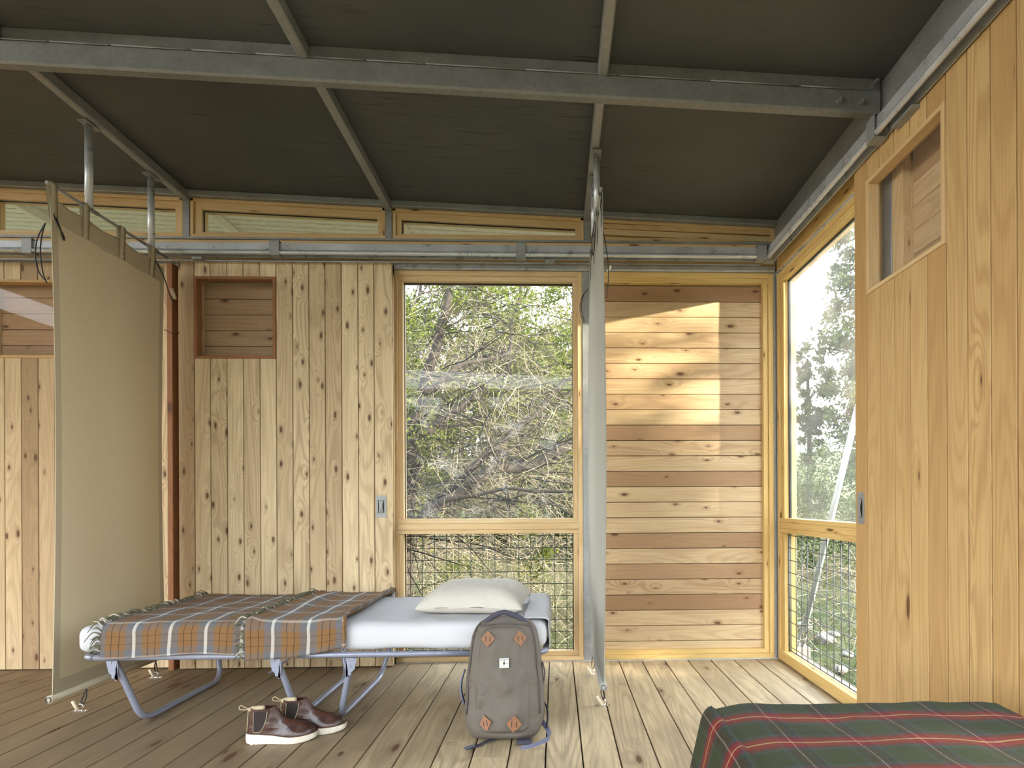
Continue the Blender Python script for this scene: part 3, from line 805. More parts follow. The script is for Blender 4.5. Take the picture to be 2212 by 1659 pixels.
m.box(X0 + .040, X0 + .056, y1 - .052, y1 - .045, .89, 2.36, 'z'); m.box(X0 + .040, X0 + .056, y0 + .07, y0 + .077, .89, 2.36, 'z')
m.build('glazing_gasket', M['black'], e)
m = MB(); mesh_wires(m, 'x', X0 + .04, y0 + .06, y1 - .046, .072, .805, off=.018, r=.0026)
m.tube([(X0 + .04, y1 - .047, .07), (X0 + .04, y1 - .047, .805)], .006, 6)
m.tube([(X0 + .04, y0 + .06, .078), (X0 + .04, y1 - .046, .078)], .004, 6)
m.build('wire_mesh', M['wirelit'], e)
m = MB(); m.box(X0 - .002, X0 + .02, 2.3, WY - .01, 2.424, 2.440, 'y', .002, (0, 0)); m.box(X0 - .008, X0, 2.3, WY - .01, 2.428, 2.434, 'y', 0, (0, 0)); structure(m.build('trim_5', M['zinc']))
m = MB(); m.box(X0 + .002, X0 + .070, YB, WY - .005, 2.440, 2.62, 'y', .002, (.2, .3)); structure(m.build('trim_6', M['pine_bounce']))
m = MB(); m.box(X0 - .012, X0 - .0045, YB, WY - .01, 2.548, 2.556, 'y', .001, (0, 0)); structure(m.build('trim_7', M['offwhite']))
m = MB(); m.box(X0 + .001, X0 + .09, WY - .0145, WY + .09, 0, 2.62, 'z', .002, (0, 0)); structure(m.build('trim_8', M['galv']))
# clad wall behind the sliding door and beyond; unseen gap added to light the canvas
e = empty('wall_right', (XR, .6, 0)); structure(e)
m = MB(); z = 2.60
while z > .01:
    for (a, b) in ((1.20, 2.285), (YB, -1.0)): m.box(XR + .075, XR + .095, a, b, max(z - BZ + .0012, .0), z, 'y', .0035, (random.random() * .9, random.random()))
    z -= BZ
m.box(XR + .096, XR + .11, 1.20, 2.42, 0, 2.60, 'y', 0, (1, .1))
m.build('cladding_boards', M['cedar'], e)
m = MB()
m.box(XR + .03, XR + .12, 2.26, 2.335, 0, 2.44, 'z', .002); m.box(XR, XR + .03, 1.13, 1.19, 0, 2.44, 'z', .002); m.box(XR + .03, XR + .12, YB, 2.3, 0, .06, 'y', .002); m.box(XR, XR + .12, -1.02, -.96, 0, 2.44, 'z', .002)
m.build('panel_frame', M['pine'], e)

# left wall with an open strip of high glazing, and the rear wall and a left bay opened wide to add light
m = MB(); yy = YB
while yy < WY:
    m.box(XL - .03, XL, yy + .001, min(yy + BZ, WY + .05), 2.35 if -1.0 < yy < 1.0 else 0, 2.66, 'z', .003, (random.random(), random.random())); yy += BZ
m.box(XL - .06, XL + .01, YB, WY + .05, 2.655, 2.68, 'y', .002)
structure(m.build('wall_left', M['cedar']))
m = MB()
def rear(x0, x1, z0, z1):
    x = x0
    while x < x1 - .001:
        m.box(x + .001, min(x + BZ, x1), YB - .03, YB, z0, z1, 'z', .003, (random.random(), random.random())); x += BZ
rear(-4.8, -4.6, 0, 2.66); rear(1.34, 1.5, 0, 2.66); rear(-4.6, 1.34, 2.56, 2.66)
for x in PX: m.box(x - .03, x + .03, YB - .05, YB, 0, 2.56, 'z', .003, (.5, .5))
m.box(-4.8, 1.5, YB - .06, YB + .01, 2.655, 2.68, 'x', .002)
structure(m.build('wall_rear', M['cedar']))
m = MB(); yy = -3.4  # unseen wall added to keep low sun out of the rear opening
while yy < YB - .05:
    m.box(XR + .03, XR + .05, yy + .001, min(yy + BZ, YB - .031), 0, 2.58, 'z', .003, (random.random(), random.random())); yy += BZ
structure(m.build('wall_sunblock', M['cedar']))
# ================================================================== canvas screens
def canvas_screen(x, y0, y1, zb, zt, label, rod_label, tabs, drops, wav, seed, ends, cm='canvas', hm='hem'):
    rg = random.Random(seed)
    e = empty('canvas_screen', (x, (y0 + y1) / 2, zb)); tag(e, label, 'screen')
    def P(u, v):
        y = y0 + (y1 - y0) * u; z = zb + (zt - zb) * v
        # scallop between the tabs at the top edge
        if v > .9:
            ph = min(abs(y - t) for t in tabs); z -= .012 * min(1, ph / .11) * (v - .9) / .1
        d = wav * (math.sin(u * 5.0 + 1.0) * .5 + .35 * math.sin(u * 11 + v * 1.2)) * (.35 + .65 * math.sin(math.pi * min(1, v * 1.02)))
        d += ends * ((u - .5) * 2) ** 3 * (.25 + .75 * math.sin(math.pi * v))
        return (x + d, y, z)
    m = MB(); m.grid(P, 46, 60, uvfn=lambda a, b: (a, b * 3)); o = m.build('cloth', M[cm], e)
    sd = o.modifiers.new('thick', 'SOLIDIFY'); sd.thickness = .0022; sd.offset = 0
    # doubled hems
    m = MB()
    for s_ in (-1, 1):
        for (ua, ub) in ((0, .045), (.955, 1.0)):
            m.grid(lambda u, v: Vector(P(ua + (ub - ua) * u, v)) + Vector((s_ * .0018, 0, 0)), 3, 60)
        m.grid(lambda u, v: Vector(P(u, .955 + .042 * v)) + Vector((s_ * .0018, 0, 0)), 46, 4)
        m.grid(lambda u, v: Vector(P(u, .0 + .035 * v)) + Vector((s_ * .0018, 0, 0)), 46, 3)
    m.build('hem', M[hm], e)
    # tube in the bottom pocket
    m = MB(); m.tube([(x + wav * .2, y0 - .012, zb), (x + wav * .2, y1 + .005, zb)], .0175, 16); m.build('bottom_sleeve', M[hm], e)
    m = MB(); m.tube([(x + wav * .2, y0 - .018, zb), (x + wav * .2, y1 + .02, zb)], .0135, 16, cap=False)
    m.tube([(x + wav * .2, y0 - .018, zb), (x + wav * .2, y1 + .02, zb)], .0105, 16, cap=False)
    m.build('bottom_tube', M['galv'], e)
    zr = 2.452
    for t in tabs:
        m = MB()
        m.tube([Vector(P((t - y0) / (y1 - y0), .955)) + Vector((-.004, 0, 0)), (x - .010, t, zr - .005), (x - .006, t, zr + .009), (x + .006, t, zr + .009), (x + .010, t, zr - .005), Vector(P((t - y0) / (y1 - y0), .955)) + Vector((.004, 0, 0))], .019, 4, sub=4, flat=(1, .08))
        tb = m.build('tab_loop', M[hm], e)
        m = MB(); pp = P((t - y0) / (y1 - y0), .968)
        for s_ in (-1, 1): m.disc((pp[0] + s_ * .006, pp[1], pp[2]), (s_, 0, 0), .0055, .002, 10)
        m.build('snap', M['chrome'], tb)
    # rod and drop rods
    r = empty('hanging_rod', (x, (y0 + y1) / 2, zr)); tag(r, rod_label, 'rod')
    m = MB(); m.tube([(x, y0 - .01, zr), (x, y1 + .02, zr)], .0075, 10); m.build('cross_rod', M['galv'], r)
    for d in drops:
        m = MB(); zt2 = zc(x, d) - .072
        m.tube([(x, d, zr + .004), (x, d, zt2)], .0165, 14); m.build('drop_rod', M['zinc'], r)
        m = MB(); m.box(x - .022, x + .022, d - .045, d + .045, zt2, zt2 + .004, 'y', .001, (0, 0)); m.disc((x - .008, d - .032, zt2), (0, 0, -1), .006, .007, 6); m.disc((x - .008, d + .034, zt2), (0, 0, -1), .006, .007, 6)
        m.build('mounting_plate', M['galv'], r)
        m = MB(); m.tube([(x, d - .05, zr), (x, d + .05, zr)], .0105, 10); m.build('rod_coupling', M['galv'], r)
    return e

cl = canvas_screen(-2.29, 2.605, 3.36, .118, 2.395, 'wide khaki canvas screen hanging left of the plaid-covered cot', 'thin steel rod carrying the wide khaki canvas screen, on two drop rods', [2.60 + .02, 2.80, 3.03, 3.256], [2.826, 3.25], .010, 3, -.02)
cr = canvas_screen(.214, 2.60, 3.36, .140, 2.395, 'narrow edge-on canvas screen hanging beside the tree window', 'steel rod above the edge-on canvas screen, hung from two drop rods', [2.62, 2.80, 3.03, 3.256], [2.842, 3.06], .010, 8, -.014, 'canvas_dim', 'hem_dim')
def cord(name, pts, r, par, mat='black', sub=6):
    m = MB(); m.tube(pts, r, 6, sub=sub); return m.build(name, M[mat], par)
cord('cord', [(-2.283, 2.615, 2.335), (-2.270, 2.62, 2.29), (-2.262, 2.65, 2.235), (-2.275, 2.665, 2.225), (-2.272, 2.64, 2.275), (-2.283, 2.618, 2.335)], .0028, cl)
cord('cord', [(-2.30, 2.60, 2.27), (-2.335, 2.60, 2.20), (-2.345, 2.60, 2.12), (-2.33, 2.60, 2.05), (-2.30, 2.60, 2.01)], .0026, cl)
cord('cord', [(-2.30, 2.60, 2.27), (-2.318, 2.60, 2.20), (-2.322, 2.60, 2.12), (-2.31, 2.60, 2.04), (-2.295, 2.60, 2.0)], .0026, cl)
cord('cord', [(-2.285, 3.27, 2.40), (-2.28, 3.33, 2.33), (-2.275, 3.375, 2.24), (-2.27, 3.40, 2.20), (-2.262, 3.395, 2.23)], .003, cl)
cord('cord', [(-2.29, 3.35, 2.02), (-2.25, 3.385, 2.0), (-2.235, 3.40, 2.02)], .0022, cl)
cord('toggle', [(-2.268, 3.38, 2.275), (-2.258, 3.40, 2.215)], .010, cl, 'bone', 0)
cord('cord', [(.200, 2.83, 2.42), (.190, 2.86, 2.33), (.196, 2.86, 2.26), (.204, 2.85, 2.33), (.206, 2.83, 2.42)], .0025, cr)
cord('cord', [(.225, 2.63, 2.28), (.245, 2.62, 2.16), (.25, 2.61, 2.05), (.24, 2.61, 1.95)], .0022, cr)
cord('cord', [(.20, 3.36, 2.28), (.165, 3.38, 2.24), (.150, 3.38, 2.18), (.158, 3.38, 2.12), (.175, 3.38, 2.08)], .0024, cr)
cord('cord', [(.20, 3.36, 2.28), (.178, 3.38, 2.26), (.160, 3.38, 2.20), (.162, 3.38, 2.14), (.178, 3.38, 2.09)], .0024, cr)
cord('toggle', [(.245, 2.62, 2.075), (.262, 2.62, 2.105)], .006, cr, 'bone', 0)

def anchor(x, y, dx, label, top):
    e = empty('floor_anchor', (x, y, 0)); tag(e, label, 'anchor', 'floor anchors that tie down the canvas screens')
    m = MB(); m.box(x - .033, x + .033, y - .011, y + .011, .0, .003, 'x', .001); m.disc((x - .024, y, .003), (0, 0, 1), .004, .002, 8); m.disc((x + .024, y, .003), (0, 0, 1), .004, .002, 8)
    m.build('base_plate', M['chrome'], e)
    m = MB(); m.tube([(x + .014 * math.cos(a), y, .018 + .016 * math.sin(a)) for a in [2 * math.pi * k / 16 for k in range(16)]], .0032, 8, closed=True); m.build('ring', M['chrome'], e)
    m = MB(); m.tube([(x + dx * .005, y - .01, .008), (x + dx * .032, y - .006, .050)], .0075, 10); m.build('toggle', M['bone'], e)
    m = MB(); m.tube([(x, y, .030), (x + (top[0] - x) * .5 - .006, (y + top[1]) / 2, top[2] * .55), top], .0028, 6, sub=5)
    m.tube([(x + .004, y, .030), (x + (top[0] - x) * .5 + .010, (y + top[1]) / 2, top[2] * .5), (top[0] + .002, top[1], top[2])], .0028, 6, sub=5)
    m.build('cord', M['black'], e)
anchor(-2.300, 2.775, -1, 'silver floor ring with wooden toggle nearest the camera under the wide khaki canvas', (-2.292, 2.80, .10))
anchor(-2.300, 3.285, -1, 'silver floor ring under the far end of the wide khaki canvas, seen beneath the cot', (-2.292, 3.27, .10))
anchor(.226, 2.740, -1, 'silver floor anchor right below the tube end of the edge-on canvas', (.216, 2.70, .125))
anchor(.205, 3.225, -1, 'silver floor anchor at the far foot of the edge-on canvas near the steel post', (.212, 3.24, .125))

# ================================================================== folding cot
def cot(x0, x1, y0, y1, label, legs, lx_foot, axis='x'):
    """tubular cot; x is the long axis (swap for axis='y')"""
    S = (lambda p: p) if axis == 'x' else (lambda p: (p[1], p[0], p[2]))
    c = S(((x0 + x1) / 2, (y0 + y1) / 2, 0))
    e = empty('folding_cot', c); tag(e, label, 'cot', None)
    zr = .318; R = .0135
    for y in (y0, y1):
        m = MB(); m.tube([S((x0 + .04, y, zr)), S((x1 - .04, y, zr))], R, 14); m.build('side_rail', M['cotpaint'], e)
    for xx, sg in ((x0, 1), (x1, -1)):
        m = MB(); m.tube([S(p) for p in fillet([(xx + sg * .04, y0, zr), (xx, y0, zr + .005), (xx, y1, zr + .005), (xx + sg * .04, y1, zr)], .05, 6)], R, 14); m.build('end_rail', M['cotpaint'], e)
    m = MB()
    k = x0 + .08
    while k < x1 - .05:
        for y, sy in ((y0, 1), (y1, -1)):
            m.tube([S((k, y, zr + .010)), S((k + .004, y + sy * .03, zr + .012)), S((k, y + sy * .06, zr + .012))], .0017, 5)
            m.tube([S((k - .006, y - sy * .002, zr + .014)), S((k + .006, y - sy * .002, zr + .016))], .0022, 5)
        m.tube([S((k, y0 + .06, zr + .012)), S((k, y1 - .06, zr + .012))], .0012, 4)
        k += .075
    y = y0 + .06
    while y < y1: m.tube([S((x0 + .03, y, zr + .012)), S((x1 - .03, y, zr + .012))], .0012, 4); y += .08
    m.build('spring_mesh', M['galv'], e)
    for (xt, xf) in legs:
        m = MB(); zf = R + .001
        pts = [(xt, y0 + .006, zr - .02), (xt + (xf - xt) * .35, y0 + .018, zr - .10), (xf, y0 + .06, zf), (xf, y1 - .06, zf), (xt + (xf - xt) * .35, y1 - .018, zr - .10), (xt, y1 - .006, zr - .02)]
        m.tube([S(p) for p in fillet(pts, .075, 8)], R, 14); lg = m.build('leg', M['cotpaint'], e)
        for y, s_ in ((y0 - R - .001, -1), (y1 + R + .001, 1)):
            m = MB(); sg = 1 if xf > xt else -1
            o_ = [(xt - sg * .022, zr - .012), (xt + sg * .026, zr - .012), (xt + sg * .030, zr - .035), (xt + sg * .026, zr - .075), (xt + sg * .014, zr - .098), (xt + (xf - xt) * .35 - sg * .002, zr - .100), (xt - sg * .012, zr - .062)]
            A = [S((a, y, b)) for a, b in o_]; B_ = [S((a, y + s_ * -.003, b)) for a, b in o_]
            m.poly(A); m.poly(list(reversed(B_)))
            for i in range(len(A)): m.poly([A[i], B_[i], B_[(i + 1) % len(A)], A[(i + 1) % len(A)]])
            nrm = S((0, s_, 0))
            for a, b in ((xt - sg * .004, zr - .018), (xt + sg * .012, zr - .048), (xt + sg * .010, zr - .082)): m.disc(S((a, y, b)), nrm, .0075, .003, 12)
            m.build('gusset_plate', M['cotpaint'], lg)
    return e
CX0, CX1, CY0, CY1 = -2.085, -.05, 2.545, 3.265
c1 = cot(CX0, CX1, CY0, CY1, 'grey painted tubular folding cot under the brown plaid blanket and white mattress', [(-1.965, -1.885), (-1.255, -1.185), (-.915, -.995), (-.20, -.27)], None)
for (xa, xb, za, zb) in ((-1.30, -1.62, .16, .04), (-.92, -1.20, .30, .20)):
    m = MB(); m.tube([(xa, CY1 - .03, za + .12), (xb, CY1 - .06, zb)], .0065, 10); m.build('brace', M['cotpaint'], c1)

# rounded soft box
def soft(m, x0, x1, y0, y1, z0, z1, r, n=(40, 18, 5), amp=.004, fr=6.0, seed=0, fn=None):
    c = Vector(((x0 + x1) / 2, (y0 + y1) / 2, (z0 + z1) / 2)); h = Vector(((x1 - x0) / 2, (y1 - y0) / 2, (z1 - z0) / 2))
    def mp(p):
        q = Vector((max(-h.x + r, min(h.x - r, p.x)), max(-h.y + r, min(h.y - r, p.y)), max(-h.z + r, min(h.z - r, p.z))))
        d = p - q
        if d.length > 1e-9: d = d.normalized() * r
        w = q + d
        nn = noise.noise(Vector((w.x * fr + seed, w.y * fr, w.z * fr * 1.5))) + .5 * noise.noise(Vector((w.x * fr * 2.7 + seed, w.y * fr * 2.7, w.z * fr * 3)))
        dn = d.normalized() if d.length > 1e-6 else p.normalized()
        w = w + dn * nn * amp
        w = c + w
        return fn(w) if fn else w
    nx, ny, nz = n
    for ax in range(3):
        for s_ in (-1, 1):
            def f(u, v, ax=ax, s_=s_):
                a = 2 * u - 1; b = 2 * v - 1
                if s_ < 0: a = -a
                p = [0, 0, 0]; p[ax] = s_ * h[ax]; p[(ax + 1) % 3] = a * h[(ax + 1) % 3]; p[(ax + 2) % 3] = b * h[(ax + 2) % 3]
                return mp(Vector(p))
            nn = (nx, ny, nz)
            m.grid(f, nn[(ax + 1) % 3], nn[(ax + 2) % 3])

def weld(o, d=.0006, sub=0):
    w = o.modifiers.new('weld', 'WELD'); w.merge_threshold = d
    if sub: s_ = o.modifiers.new('sub', 'SUBSURF'); s_.levels = sub; s_.render_levels = sub
    return o
m = MB(); soft(m, CX0 - .035, CX1 + .005, CY0 - .018, CY1 + .015, .336, .458, .042, (90, 36, 8), .006, 5.0)
mt = weld(m.build('mattress', M['sheet'], origin=(-1.06, 2.9, .336)))
tag(mt, 'thin white sheeted mattress on the folding cot', 'mattress')
# folded sheet corner hanging at the head end
m = MB()
def flap(u, v):
    y = CY0 + .02 + (CY1 - CY0 - .02) * u; a = v
    if a < .35: p = Vector((CX1 - .10 + a / .35 * .10, y, .466))
    else: p = Vector((CX1 + .008 + .010 * math.sin((a - .35) * 3), y, .462 - (a - .35) / .65 * (.13 + .035 * math.sin(u * 9) - .05 * u)))
    return p + Vector((.006 * noise.noise(Vector((u * 6, v * 4, 0))), 0, .006 * noise.noise(Vector((u * 7, v * 3, 4)))))
m.grid(flap, 40, 24); fl = m.build('sheet_fold', M['sheet'], mt, origin=(-1.06, 2.9, .336)); sd = fl.modifiers.new('t', 'SOLIDIFY'); sd.thickness = .003

# pillow
m = MB()
PXc, PYc, PA, PB = -.405, 2.865, .262, .205
def pil(sgn):
    def f(u, v):
        a, b = 2 * u - 1, 2 * v - 1
        if sgn < 0: a = -a
        edge = (1 - a ** 4) * (1 - b ** 4)
        th = max(0.0, edge) ** .55
        x = a * PA * (1 - .07 * (1 - b * b) * abs(a)); y = b * PB * (1 - .10 * (1 - a * a) * abs(b))
        w = noise.noise(Vector((a * 2.2, b * 2.2, sgn))) * .014 * th + noise.noise(Vector((a * 8, b * 3, sgn * 3 + 2))) * .007 * th ** .4 + noise.noise(Vector((a * 3, b * 11, sgn))) * .004 * (1 - th)
        if sgn > 0: z = .508 + .088 * th + w
        else: z = .508 - .048 * th
        # slumped towards the front left
        z += .010 * b - .008 * abs(a) ** 3
        c_, s_ = math.cos(-.07), math.sin(-.07)
        return (PXc + x * c_ - y * s_, PYc + x * s_ + y * c_, z)
    return f
m.grid(pil(1), 40, 32); m.grid(pil(-1), 40, 32)
pw = weld(m.build('pillow', M['pillow'], origin=(PXc, PYc, .47)), .0008, 1)
tag(pw, 'plump ecru linen pillow lying at the head end of the white mattress', 'pillow')

# ================================================================== brown plaid blanket
def drape(xa, xb, lift, zdrop, seed, far=.03, roll=0, hemvar=.008, under=0):
    """returns fn(u,v)->point and uv fn; v from far edge over the top and down the near side"""
    yn, yf = CY0 - .026 - lift, CY1 + .012
    zt = .468 + lift; r = .04
    Ltop = yf - yn - r; Larc = r * math.pi / 2
    def f(u, v):
        x = xa + (xb - xa) * u
        drop = (zt - r - zdrop) + hemvar * math.sin(u * 7 + seed)
        tot = Ltop + Larc + drop + far
        d = v * tot
        if d < far: y, z = yf + .006, zt - (far - d) - .002; 
        else:
            d -= far
            if d < Ltop: y, z = yf - d, zt
            elif d < Ltop + Larc:
                a = (d - Ltop) / r; y, z = yn + r - r * math.sin(a), zt - r + r * math.cos(a)
            else: y, z = yn - .004 * math.sin(u * 20 + seed) * (d - Ltop) * 5, zt - r - (d - Ltop - Larc)
        n1 = noise.noise(Vector((x * 4 + seed, y * 5, 0))); n2 = noise.noise(Vector((x * 11 + seed, y * 9, 3)))
        if z > zt - r * .5:
            z += .006 + .010 * max(0, n1) + .004 * n2
            if roll: z += .018 * math.exp(-((u - .985) / .03) ** 2) + .022 * math.exp(-((u - .25) / .10) ** 2) * math.exp(-((y - 3.0) / .22) ** 2) + .012 * math.exp(-((u - .05) / .05) ** 2)
        else: y -= .003 + .006 * max(0, n2)
        x += .010 * noise.noise(Vector((y * 4, z * 6, seed)))
        return (x, y, z)
    tot0 = Ltop + Larc + (zt - r - zdrop) + far
    return f, (lambda u, v: (xa + (xb - xa) * u, (1 - v) * tot0))
def fringe(m, f, u, n, L, out, seed, mi=(0, 1)):
    rg = random.Random(seed)
    for k in range(n):
        v = .02 + .975 * (k + .5) / n
        p = Vector(f(u, v)); q = Vector(f(u, min(1, v + .01))); q0 = Vector(f(u, max(0, v - .01)))
        for s_ in range(3):
            d = Vector((out, 0, 0)) + (q - q0).normalized() * rg.uniform(-.5, .5) + Vector((rg.uniform(-.3, .3), rg.uniform(-.3, .3), rg.uniform(-.2, .4)))
            d.normalize(); l = L * rg.uniform(.6, 1.15)
            a = p + (q - q0) * rg.uniform(-.4, .4) + Vector((0, 0, .003))
            b = a + d * l * .5 + Vector((0, 0, .006)); c = a + d * l + Vector((0, 0, -l * rg.uniform(.15, .6)))
            m.tube([a, b, c], [.0026, .0024, .0012], 5, mi=1 if rg.random() < .10 else 0, sub=3)
bl = empty('plaid_blanket', (-1.5, 2.5, .33)); tag(bl, 'fringed brown, grey and cream plaid wool blanket folded over the foot of the cot', 'blanket')
f1, uv1 = drape(-2.0, -1.20, .0, .328, 1.0)
m = MB(); m.grid(f1, 80, 90, uvfn=uv1); o = m.build('lower_fold', M['plaid'], bl); sd = o.modifiers.new('t', 'SOLIDIFY'); sd.thickness = .004; sd.offset = 1
f2, uv2 = drape(-1.375, -.935, .010, .332, 4.2, roll=1, hemvar=.006)
f2b = lambda u, v: (lambda p: (p[0] - .03 * max(0, .5 - p[2]) * 0, p[1], p[2] - (.035 * (1 - u) * max(0, (v - .85) / .15) - .02 * u * max(0, (v - .9) / .1))))(f2(u, v))
uv2b = lambda u, v: (uv2(u, v)[0] + .013, uv2(u, v)[1] + .01)
m = MB(); m.grid(f2b, 50, 90, uvfn=uv2b); o = m.build('upper_fold', M['plaid'], bl); sd = o.modifiers.new('t', 'SOLIDIFY'); sd.thickness = .005; sd.offset = 1
m = MB(); m.grid(lambda u, v: Vector(f2b(.97 + .06 * math.sin(u * 2 * math.pi) * .5, v)) + Vector((.014 * math.cos(u * 2 * math.pi), 0, .012 * math.sin(u * 2 * math.pi))) if v < .80 else Vector(f2b(.985 + .02 * math.cos(u * 6.283), v)) + Vector((0, .004 * math.sin(u * 6.283), 0)), 12, 70, closed_u=True, uvfn=lambda a, b: (a * .09 + .02, b * .95))
m.build('rolled_edge', M['plaid'], bl)
m = MB(); fringe(m, f1, 0.0, 46, .055, -1, 3); fringe(m, f2b, 0.0, 44, .05, -1, 9)
o = m.build('fringe', [M['fringe1'], M['fringew']], bl); o['kind'] = 'stuff'

# ================================================================== near cot with green and red tartan
NX0, NX1, NY1, NZ = .405, 1.150, 1.440, .462
c2 = cot(-1.0 + .4, NY1 - .02, NX0 + .02, NX1 - .01, 'second folding cot almost hidden under the dark tartan blanket', [(-.42, -.36), (.42, .48), (.78, .70), (1.30, 1.24)], None, axis='y')
m = MB(); soft(m, NX0 + .008, NX1 - .008, -.58, NY1 - .008, .336, NZ - .008, .04, (20, 40, 6), .002, 5.0)
tag(weld(m.build('mattress', M['sheet'], origin=(.77, .5, .336))), 'mattress completely wrapped by the green and red tartan blanket', 'mattress')
tb = empty('tartan_blanket', (.77, .6, .34)); tag(tb, 'dark green and red tartan wool blanket draped over the nearest cot', 'blanket')
def tart(u, v):
    """u across from the left hem over the top to the right hem, v from the near end to the far hem"""
    r = .045; W = NX1 - NX0; dl = .235; dr = .12
    tot = dl + W + dr; s_ = u * tot
    L = NY1 + .55; df = .14; t_ = v * (L + df)
    over = max(0, t_ - L)
    if s_ < dl:
        a = dl - s_; x = NX0 - min(a, r) * .55 - .42 * max(0, a - r) * (.75 + .25 * math.sin(t_ * 8.5 + .6)); z = NZ - max(0, a - r * .4) * .93
        if a < r: z = NZ - (a / r) ** 2 * r * .55
    elif s_ < dl + W: x = NX0 + s_ - dl; z = NZ
    else:
        a = s_ - dl - W; x = NX1 + min(a, r) * .5 + .05 * a; z = NZ - a * .92
    y = -.55 + min(t_, L)
    if over > 0:
        y = NY1 + min(over, r) * .45 + .0 * over; z -= max(0, over - .008) * .85
    rr_ = math.hypot(max(0, dl - s_), over)
    n1 = noise.noise(Vector((x * 4.5, t_ * 4.5, 1))); n2 = noise.noise(Vector((x * 11, t_ * 11, 5)))
    top = 1.0 if dl < s_ < dl + W and over == 0 else .3
    z += top * (.006 + .008 * n1 + .003 * n2)
    x += (1 - top) * .012 * n1; y += .008 * n2 * .5
    # the top sags a little towards the corners
    if dl < s_ < dl + W: z -= .010 * (1 - min(1, (s_ - dl) / .08)) ** 2 + .010 * (1 - min(1, (dl + W - s_) / .08)) ** 2
    return (x, y, z)
def uvt(u, v):
    s_ = u * (.235 + NX1 - NX0 + .12) - .235 + NX0; t_ = v * (NY1 + .55 + .14) - .55
    return (s_ - .51 + .0760 + .143 * 9 - .0, t_ - 1.347 + .062 + .143 * 20)
m = MB(); m.grid(tart, 96, 130, uvfn=uvt); o = m.build('wool_cloth', M['tartan'], tb); sd = o.modifiers.new('t', 'SOLIDIFY'); sd.thickness = .006; sd.offset = 1
m = MB(); rg = random.Random(2)
for k in range(210):
    v = k / 210; p = Vector(tart(0, v))
    if p.y > NY1 - .0: continue
    q = p + Vector((rg.uniform(-.008, .004), rg.uniform(-.008, .008), -.035)); s_ = q + Vector((rg.uniform(-.008, .004), rg.uniform(-.008, .008), -.03))
    m.tube([p, q, s_], [.0022, .0024, .0014], 5, sub=3)
o = m.build('fringe', M['fringe2'], tb); o['kind'] = 'stuff'

